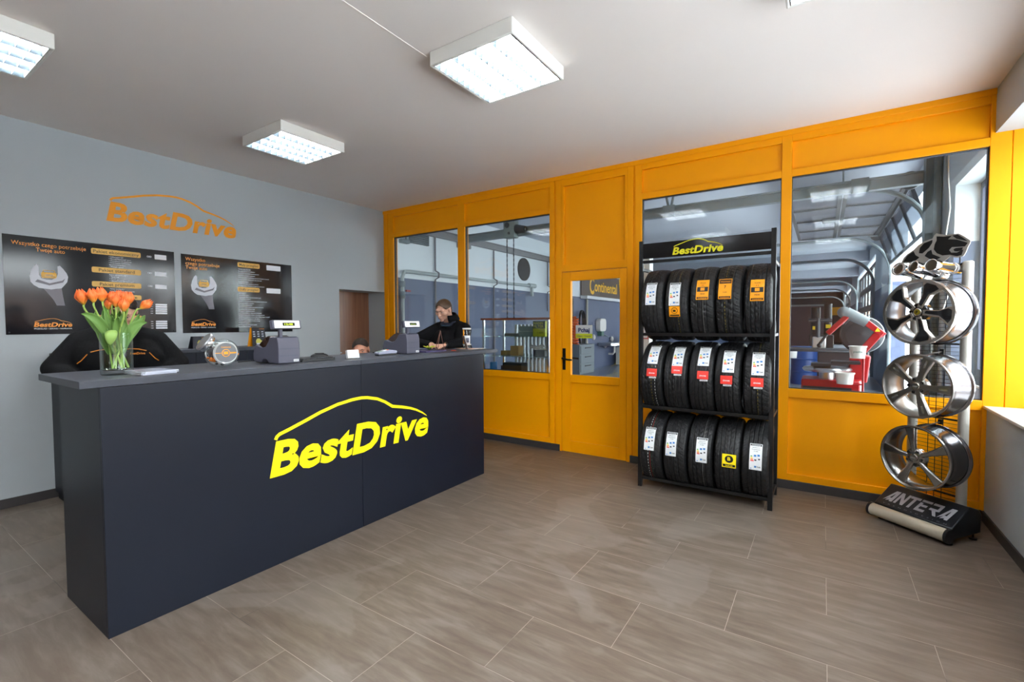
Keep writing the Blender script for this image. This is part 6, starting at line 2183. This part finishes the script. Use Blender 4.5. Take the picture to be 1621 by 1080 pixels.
        o2 = rnd.uniform(-0.022, 0.022)
        leaf(pts[7], (pts[10] + top) / 2 + su * o2 * 1.6 + sd * rnd.uniform(-0.02, 0.02), top - Vector((0, 0, rnd.uniform(0.02, 0.06))) + su * o2 + sd * rnd.uniform(-0.03, 0.01), rnd.uniform(0.014, 0.020))
    # the leaf hanging down inside against the glass belongs to a front stem
    P_ = []
    for j in range(12):
        u = j / 11
        for k in range(5):
            s = (k / 4 - 0.5) * 2
            w_ = 0.024 * math.sin(math.pi * (0.1 + 0.9 * u)) ** 0.6 * (1 if j < 11 else 0.02)
            P_.append(su * (-0.012 + w_ * s - 0.01 * u) - sd * (0.052 + 0.022 * math.sin(u * 3.0)) + Vector((0, 0, 0.225 - 0.075 * u + 0.012 * math.sin(u * 3.14))))
    fr = [o for o in bpy.data.objects if o.name.startswith('tulip') and 'front centre tulip turned' in str(o.get('label', ''))][0]
    MB().sheet(P_, 5, 12).build('leaf', mat('pale leaf underside', srgb(150, 186, 96), 0.5, noise=0.12, nscale=20), fr, smooth=60, solid=0.001)


def build_printer(loc, label, mark_time, sc=1.0):
    """grey cash printer: wedge body, smoked roll cover, stalk and display. local x runs back-front, y along counter"""
    t = thing('cash_printer', loc, label, 'cash printer', 'cash printers on the counter')
    bm_ = mat('slate grey plastic', srgb(84, 84, 98), 0.5, noise=0.05, nscale=80, bump=0.02)
    smoke = mat('smoked roll cover', srgb(62, 46, 40), 0.12, noise=0.1)
    w = 0.145                # along the counter
    D = 0.30                 # depth away from the public side
    # side profile in (x, z), public face at x = 0
    prof = [(0.0, 0.004), (0.0, 0.095), (-0.004, 0.135), (-0.014, 0.168), (-0.10, 0.168), (-0.115, 0.14), (-0.15, 0.108), (-0.19, 0.100), (-0.235, 0.108), (-0.265, 0.118), (-0.285, 0.10), (-0.30, 0.06), (-0.30, 0.02), (-0.27, 0.004),
            (-0.20, 0.004), (-0.185, 0.022), (-0.16, 0.030), (-0.13, 0.022), (-0.115, 0.004)]
    XZ = Matrix(((1, 0, 0, 0), (0, 0, 1, 0), (0, 1, 0, 0), (0, 0, 0, 1)))
    b = MB()
    b.prism(prof, 0, w, XZ)
    b.build('body', bm_, t, bevel=0.004)
    # smoked cover bulging over the paper roll
    cov = [(-0.09, 0.150), (-0.105, 0.172), (-0.13, 0.178), (-0.165, 0.168), (-0.205, 0.145), (-0.245, 0.118), (-0.20, 0.100), (-0.15, 0.106), (-0.115, 0.134)]
    MB().prism(cov, 0.008, w - 0.008, XZ).build('roll_cover', smoke, t, bevel=0.004)
    MB().box(-0.075, -0.012, 0.012, w - 0.01, 0.166, 0.172).build('top_lid', mat('darker slate lid', srgb(56, 60, 78), 0.4, noise=0.04), t, bevel=0.003)
    MB().box(0.0, 0.0015, 0.004, w - 0.004, 0.052, 0.054).box(0.0, 0.0015, 0.004, w - 0.004, 0.096, 0.098).build('seam', MATS['darker slate lid'], t)
    q = MB()
    M = frame((0.0016, w - 0.045, 0.012), (0, 1, 0), (0, 0, 1))
    q.cur = 0
    q.prism(rrect(0, 0.034, 0, 0.015, 0.002), -0.001, 0, M)
    q.cur = 1
    text_into(q, 'POSNET', M, 0.004, 0.004, 0.007, 0.026, 0.02, lift=0.0004)
    q.build('badge', [PAPER, BLACKM], t, smooth=0)
    # stalk with display turned to the camera side
    MB().box(-0.036, -0.014, 0.018, 0.040, 0.165, 0.225).build('stalk', bm_, t, bevel=0.004)
    a = R(4)
    d = empty('display', (-0.012, 0.062, 0.248), a)
    d.parent = t
    tilt = Matrix.Rotation(R(-10), 4, 'Y')
    k = 0.100
    hb = MB().box(-0.020, 0.010, -k, k, -0.028, 0.028, tilt)
    h = hb.build('housing', bm_, t, bevel=0.005)
    h.matrix_local = Matrix.Translation((-0.012, 0.062, 0.250)) @ Matrix.Rotation(a, 4, 'Z')
    bpy.data.objects.remove(d)
    f = MB()
    M = tilt @ frame((0.0102, -k + 0.012, -0.024), (0, 1, 0), (0, 0, 1))
    f.prism(rrect(0, 2 * k - 0.024, 0, 0.048, 0.003), 0.0, 0.0012, M)
    f.build('face_plate', PAPER, h)
    g = MB()
    g.prism(rrect(0.056, 0.140, 0.014, 0.034, 0.001), 0.0012, 0.002, M)
    g.build('screen', mat('display glass', srgb(34, 44, 26), 0.15, noise=0.03), h)
    s = MB()
    text_into(s, mark_time, M, 0.068, 0.018, 0.012, 0.058, 0.02, lift=0.0024)
    s.build('digits', mat('lit digits', srgb(190, 210, 40), 0.5, emit=srgb(190, 220, 40), estr=0.7), h, smooth=0)
    cb = MB().sweep([(-0.29, 0.05, 0.02), (-0.33, 0.03, 0.01), (-0.35, -0.02, 0.008), (-0.33, -0.08, 0.008)], 0.004, n=6)
    cb.build('cable', BLACKM, t)
    return t


def build_counter_things():
    build_printer((-2.835, 1.620, DT), 'grey cash printer left of the keyboard, lit display reading a time', '12:48')
    build_printer((-2.875, 2.745, DT), 'grey cash printer in front of the leaning customer, dark display', '- - - -')
    # candy jar
    cx, cy, cz, r = -2.93, 1.335, DT + 0.084, 0.082
    ax = Vector((1.0, -0.10, 0.05)).normalized()        # flat faces look along this axis
    up = Vector((0, 0, 1))
    sidev = up.cross(ax).normalized()                     # towards the right of the picture
    t = thing('cookie_jar', (cx, cy, cz), 'tilted round glass jar of orange wrapped sweets with chrome lid', 'jar')
    q = Matrix((( sidev.x, 0, ax.x, 0), (sidev.y, 0, ax.y, 0), (sidev.z, 1, ax.z, 0), (0, 0, 0, 1)))
    gl = mat('jar glass', (0.96, 0.99, 0.98, 1), 0.0, trans=1.0, ior=1.45)
    MB().lathe([(0, 0.058), (r * 0.72, 0.058), (r * 0.82, 0.052), (r * 0.97, 0.034), (r, 0.0), (r * 0.97, -0.050), (r * 0.84, -0.072), (r * 0.72, -0.080), (0, -0.080)], 48, q).build('glass', PANE, t, smooth=50)
    for zz in (0.058, -0.080):
        rim = MB()
        rim.lathe([(r * 0.66, zz), (r * 0.72, zz + 0.003 * (1 if zz > 0 else -1)), (r * 0.80, zz * 0.93), (r * 0.74, zz * 0.9)], 48, q, closed=True)
        rim.build('glass_rim', mat('bright glass edge', (0.75, 0.78, 0.78, 1), 0.08, 0.4, noise=0.03), t)
    # neck and lid up-left
    nd = (-sidev * 0.80 + up * 0.62).normalized()
    qm = nd.to_track_quat('Z', 'Y').to_matrix().to_4x4()
    MB().lathe([(0.050, 0.055), (0.044, 0.078), (0.046, 0.092), (0.043, 0.092), (0.041, 0.078), (0.046, 0.055)], 36, qm, closed=True).build('neck', PANE, t)
    MB().lathe([(0.050, 0.086), (0.052, 0.090), (0.052, 0.110), (0.048, 0.116), (0.0, 0.116)], 36, qm).build('lid', CHROME, t)
    MB().lathe([(0.056, 0.108), (0.058, 0.112), (0.055, 0.120), (0.0, 0.121)], 36, qm).build('lid_cap', mat('brushed lid cap', (0.35, 0.35, 0.36, 1), 0.35, 0.9, noise=0.05), t)
    lb = MB()
    lb.cur = 0
    lb.lathe([(0.0, 0.0592), (0.056, 0.0592), (0.056, 0.0586), (0.0, 0.0586)], 40, q)
    lb.cur = 1
    lb.lathe([(0.018, 0.0598), (0.022, 0.0598), (0.022, 0.0592), (0.018, 0.0592)], 32, q, closed=True)
    lb.box(-0.055, -0.023, -0.0015, 0.0015, 0.0593, 0.0598, q)
    lb.box(0.023, 0.055, -0.004, 0.004, 0.0593, 0.0598, q)
    lb.box(-0.012, 0.012, -0.008, 0.008, 0.0593, 0.0599, q)
    text_into(lb, 'Continental', q, 0.0, 0.030, 0.008, 0.050, 0.02, align='C', lift=0.0598)
    lb.build('label', [mat('grey jar label', srgb(112, 114, 118), 0.35, noise=0.04), OVINYL], t, smooth=30)
    rnd = random.Random(2)
    sw = MB()
    for i in range(130):
        a = rnd.uniform(0, 6.28)
        rr = r * 0.86 * math.sqrt(rnd.random())
        x, y, z = rr * math.cos(a), rr * math.sin(a), rnd.uniform(-0.066, 0.042)
        if y > -0.012 + 0.015 * math.sin(x * 40):
            continue
        sw.cur = 0 if rnd.random() < 0.62 else 1
        sw.ball((0, 0, 0), (0.010, 0.007, 0.006), 8, 6, q @ Matrix.Translation((x, y, z)) @ Euler((rnd.random() * 3, rnd.random() * 3, rnd.random() * 3)).to_matrix().to_4x4())
    o = sw.build('sweets', [mat('orange sweet wrapper', srgb(240, 130, 20), 0.3, noise=0.1), mat('black sweet wrapper', srgb(30, 26, 24), 0.3, noise=0.1)])
    o.location = (cx, cy, cz)
    tag(o, 'orange and black wrapped sweets filling the bottom of the jar', 'sweets', kind='stuff')
    # magazines
    mg = mat('glossy magazine cover', srgb(196, 200, 214), 0.2, noise=0.2, nscale=12)
    for i in range(5):
        b = MB()
        b.cur = 0
        b.box(-0.105, 0.105, -0.075, 0.075, 0, 0.0032)
        b.cur = 1
        b.box(-0.1045, 0.1045, -0.0752, 0.0752, 0.0007, 0.0026)
        o = b.build('magazine', [mg, PAPER])
        o.location = (-2.905 + 0.004 * (i % 2), 0.975 + 0.003 * (i % 3), DT + 0.0034 * i)
        o.rotation_euler = (0, 0, R((3, -2, 5, 0, 7)[i]))
        tag(o, ['grey magazine at the bottom of the pile beside the vase', 'second magazine from the bottom of the pile beside the vase', 'middle magazine of the pile beside the vase', 'second magazine from the top of the pile beside the vase',
                'top magazine of the pile beside the vase, cover curling'][i], 'magazine', 'magazines beside the vase')
    # keyboard and mouse
    k = thing('keyboard', (-2.925, 1.925, DT), 'black keyboard lying on the counter right of the cash printer', 'keyboard', rz=R(86))
    MB().prism([(-0.12, 0), (0.12, 0), (0.12, 0.020), (-0.12, 0.012)], -0.065, 0.065, Matrix(((1, 0, 0, 0), (0, 0, 1, 0), (0, 1, 0, 0), (0, 0, 0, 1)))).build('case', BLACKM, k, bevel=0.003)
    ks = MB()
    for rI in range(5):
        for c in range(15):
            x = -0.108 + c * 0.0148
            y = -0.050 + rI * 0.021
            z = 0.0125 + (x + 0.12) / 0.24 * 0.008
            ks.box(x, x + 0.012, y, y + 0.017, z, z + 0.005)
    ks.build('keys', mat('dark keycaps', srgb(40, 40, 44), 0.5, noise=0.05), k)
    m = thing('handset', (-3.02, 2.03, DT), 'rounded black handset resting behind the keyboard', 'handset', rz=R(70))
    MB().ball((0, 0, 0.022), (0.062, 0.028, 0.022), 24, 12).build('shell', BLACKM, m)
    MB().box(-0.03, 0.03, -0.015, 0.015, 0.040, 0.045).build('grip', RUBBER, m, bevel=0.004)
    # business card holder
    c = thing('card_holder', (-2.845, 2.185, DT), 'clear holder with a block of white business cards in the middle of the counter', 'card holder', rz=R(-8))
    MB().box(-0.03, 0.03, -0.05, 0.05, 0, 0.003).box(-0.032, -0.029, -0.05, 0.05, 0, 0.045).box(0.027, 0.03, -0.05, 0.05, 0, 0.022).build('holder', THIN, c)
    tl = Matrix.Rotation(R(-14), 4, 'Y')
    MB().box(-0.012, 0.012, -0.045, 0.045, 0.004, 0.064, tl).build('cards', PAPER, c)
    # card terminal
    p = thing('payment_terminal', (-2.93, 2.565, DT), 'grey card payment terminal lying left of the right cash printer', 'card terminal', rz=R(80))
    g = mat('light grey plastic', srgb(150, 154, 172), 0.4, noise=0.05)
    MB().prism([(-0.085, 0.010), (0.08, 0.014), (0.085, 0.035), (0.02, 0.046), (-0.085, 0.028)], -0.037, 0.037, Matrix(((1, 0, 0, 0), (0, 0, 1, 0), (0, 1, 0, 0), (0, 0, 0, 1)))).build('body', g, p, bevel=0.006)
    MB().box(-0.08, 0.08, -0.03, 0.03, 0, 0.012).build('base', BLACKM, p)
    sl = math.atan2(0.018, 0.105)
    S_ = Matrix.Translation((-0.03, 0, 0.038)) @ Matrix.Rotation(-sl, 4, 'Y')
    MB().box(-0.045, -0.005, -0.028, 0.028, 0, 0.002, S_).build('screen', mat('terminal screen', srgb(150, 170, 160), 0.2, noise=0.03), p)
    for i, (mn, cc) in enumerate((('key red', srgb(220, 80, 60)), ('key yellow', srgb(220, 190, 70)), ('key green', srgb(70, 160, 90)))):
        MB().box(0.03, 0.042, -0.026 + 0.019 * i, -0.012 + 0.019 * i, 0.0, 0.004, S_).build('colour_key', mat(mn, cc, 0.4, noise=0.03), p)
    kk = MB()
    for a in range(4):
        for b_ in range(3):
            kk.box(0.0 + a * 0.0075 - 0.004, 0.0055 + a * 0.0075 - 0.004, -0.026 + 0.019 * b_, -0.012 + 0.019 * b_, 0, 0.003, S_)
    kk.build('number_keys', PAPER, p)
    # document tray in front of the customer
    tr = thing('folder', (-3.0, 3.13, DT), 'flat dark violet folder on the counter by the right cash printer', 'folder', rz=R(3))
    MB().box(-0.10, 0.10, -0.15, 0.13, 0, 0.012).build('cover', mat('violet folder', srgb(60, 52, 88), 0.35, noise=0.06), tr, bevel=0.002)
    MB().box(-0.098, 0.098, -0.148, 0.128, 0.003, 0.009).build('pages', PAPER, tr)
    gp = thing('wire_stand', (-3.03, 3.32, DT), 'thin brown wire stand in front of the leaning customer', 'stand')
    wr = mat('brown wire', srgb(120, 84, 72), 0.4, 0.3, noise=0.05)
    MB().tube((0, -0.04, 0), (0.0, 0.0, 0.19), 0.0028).tube((0.0, 0.0, 0.19), (0.0, 0.055, 0.0), 0.0028).build('legs', wr, gp)
    MB().tube((-0.05, -0.02, 0.0), (0.0, 0.0, 0.19), 0.0028).build('rear_leg', wr, gp)
    fl = thing('plastic_flower', (-3.06, 3.20, DT + 0.0125), 'small yellow-green artificial flower lying on the folder', 'flower')
    pt = MB()
    for i in range(7):
        a = 2 * math.pi * i / 7
        pt.ball((0, 0, 0), (0.030, 0.010, 0.005), 10, 6, Matrix.Rotation(a, 4, 'Z') @ Matrix.Translation((0.032, 0, 0.026)) @ Matrix.Rotation(R(-18), 4, 'Y'))
    pt.build('petals', mat('lime petals', srgb(206, 216, 60), 0.5, noise=0.08), fl)
    MB().ball((0, 0, 0.014), (0.022, 0.022, 0.014), 12, 8).build('heart', mat('dark green heart', srgb(50, 70, 34), 0.6, noise=0.1), fl)
    pen = thing('paper_tag', (-2.90, 3.36, DT), 'orange-red tag lying at the counter edge before the customer', 'tag', rz=R(30))
    MB().box(-0.02, 0.02, -0.03, 0.03, 0, 0.004).build('card', mat('red orange tag', srgb(216, 70, 40), 0.4, noise=0.06), pen, bevel=0.001)
    # leaning picture card and leaflet holder
    lc = thing('tilted_card', (-2.93, 3.60, DT), 'glossy card leaning on a wire beside the customer hands', 'card')
    L_ = Matrix.Rotation(R(24), 4, 'X')
    MB().box(-0.014, 0.014, -0.003, 0.003, 0.004, 0.150, L_).build('card', mat('glossy bronze card', srgb(120, 96, 86), 0.15, noise=0.35, nscale=30), lc)
    MB().tube((0.0, 0.02, 0.0), (0.0, -0.04, 0.11), 0.002).build('stay', wr, lc)
    lf = thing('leaflet_holder', (-3.00, 3.68, DT), 'clear leaflet holder with white top at the right end of the counter', 'leaflet holder', rz=R(20))
    MB().lathe([(0.040, 0.0), (0.040, 0.21), (0.038, 0.21), (0.038, 0.003), (0, 0.003), (0, 0)], 40).build('tube', THIN, lf)
    MB().lathe([(0.0395, 0.196), (0.043, 0.197), (0.043, 0.211), (0.0, 0.212)], 40).build('cap', WHITEP, lf)
    def arc(a0, a1, z0, z1, rr, m_, nm):
        n = 14
        vs = []
        for i in range(n + 1):
            a = R(a0 + (a1 - a0) * i / n)
            for z in (z0, z1):
                vs.append((rr * math.cos(a), rr * math.sin(a), z))
        MB().add(vs, [(2 * i, 2 * i + 2, 2 * i + 3, 2 * i + 1) for i in range(n)]).build(nm, m_, lf, solid=0.0006)
    arc(-140, -108, 0.055, 0.195, 0.0412, OVINYL, 'orange_strip')
    arc(-104, -20, 0.05, 0.135, 0.0412, PAPER, 'leaflet')
    arc(-88, -40, 0.065, 0.110, 0.0420, mat('leaflet picture', srgb(96, 96, 112), 0.3, noise=0.4, nscale=60), 'leaflet_picture')
    arc(-160, 10, 0.040, 0.050, 0.0425, WHITEP, 'white_band')
    MB().box(-0.042, 0.042, -0.042, 0.042, 0, 0.004).build('foot', THIN, lf)
    rn = random.Random(9)
    for i, (x, y, a, lb) in enumerate(((-2.96, 3.66, 8, 'open brochure lying under the leaflet holder'), (-3.06, 3.70, -14, 'brochure with orange edge near the customer elbow'), (-2.90, 3.715, 20, 'brochure sticking out at the right counter corner'))):
        b = MB()
        b.cur = 0
        b.box(-0.075, 0.075, -0.055 * 1.0, 0.075, 0, 0.0015)
        b.cur = 1
        b.box(-0.073, 0.073, -0.05, 0.0, 0.0015, 0.0019)
        o = b.build('brochure', [PAPER, mat('orange brochure print', srgb(206, 130, 60), 0.4, noise=0.3, nscale=20)])
        o.location = (x, y, DT + 0.0022 * i)
        o.rotation_euler = (0, 0, R(a))
        tag(o, lb, 'brochure', 'brochures at the right counter end')
    # tent calendars on the back worktop
    tc = mat('dark calendar card', srgb(36, 38, 46), 0.35, noise=0.05)
    for i, (y, w, h, lb) in enumerate(((2.13, 0.17, 0.125, 'dark tent calendar with yellow car picture behind the cookie jar'), (2.69, 0.16, 0.205, 'dark tent calendar with orange side behind the left cash printer'), (1.58, 0.14, 0.17, 'dark framed card behind the shoulder of the bowed person'))):
        c = thing('tent_calendar', (-5.10, y, 1.2155), lb, 'calendar', 'tent cards on the back worktop')
        Mf = frame((0.04, -w / 2, 0.0), (0, 1, 0), (-0.037, 0, h))
        MB().prism([(0, 0), (w, 0), (w - 0.012, h), (0.012, h)], -0.0015, 0, Mf).build('front', tc, c)
        Mb = frame((-0.04, -w / 2 - 0.012, 0.0), (0, 1, 0), (0.037, 0, h))
        MB().prism([(0, 0), (w, 0), (w - 0.012, h), (0.012, h)], -0.0015, 0, Mb).build('back', OVINYL if i == 1 else tc, c)
        g = MB()
        if i < 2:
            g.cur = 0
            car = [(0.045, 0.035), (0.125, 0.035), (0.130, 0.055), (0.105, 0.065), (0.090, 0.085), (0.062, 0.085), (0.045, 0.062)]
            g.add([(a * w / 0.17, b_, 0.001) for a, b_ in car], _tri(car), Mf)
            g.cur = 1
            g.box(0.05 * w / 0.17, 0.10 * w / 0.17, 0.020, 0.036, 0.001, 0.0014, Mf)
            if i == 1:
                for a in range(3):
                    for b_ in range(3):
                        g.box(0.02 + a * 0.045, 0.042 + a * 0.045, 0.105 + b_ * 0.024, 0.115 + b_ * 0.024, 0.001, 0.0012, Mf)
            g.cur = 2
            text_into(g, 'Continental', Mf, 0.09, h - 0.018, 0.008, 0.055, 0.01, lift=0.001)
        else:
            g.cur = 1
            g.box(0.015, w - 0.015, h - 0.04, h - 0.032, 0.001, 0.0012, Mf)
        g.build('picture', [mat('calendar yellow car', srgb(196, 190, 90), 0.4, noise=0.1), mat('calendar pale print', srgb(190, 196, 210), 0.4, noise=0.1), OVINYL], c, smooth=0)


build_customer()
build_seated()
build_bending()
build_tulips()
build_counter_things()
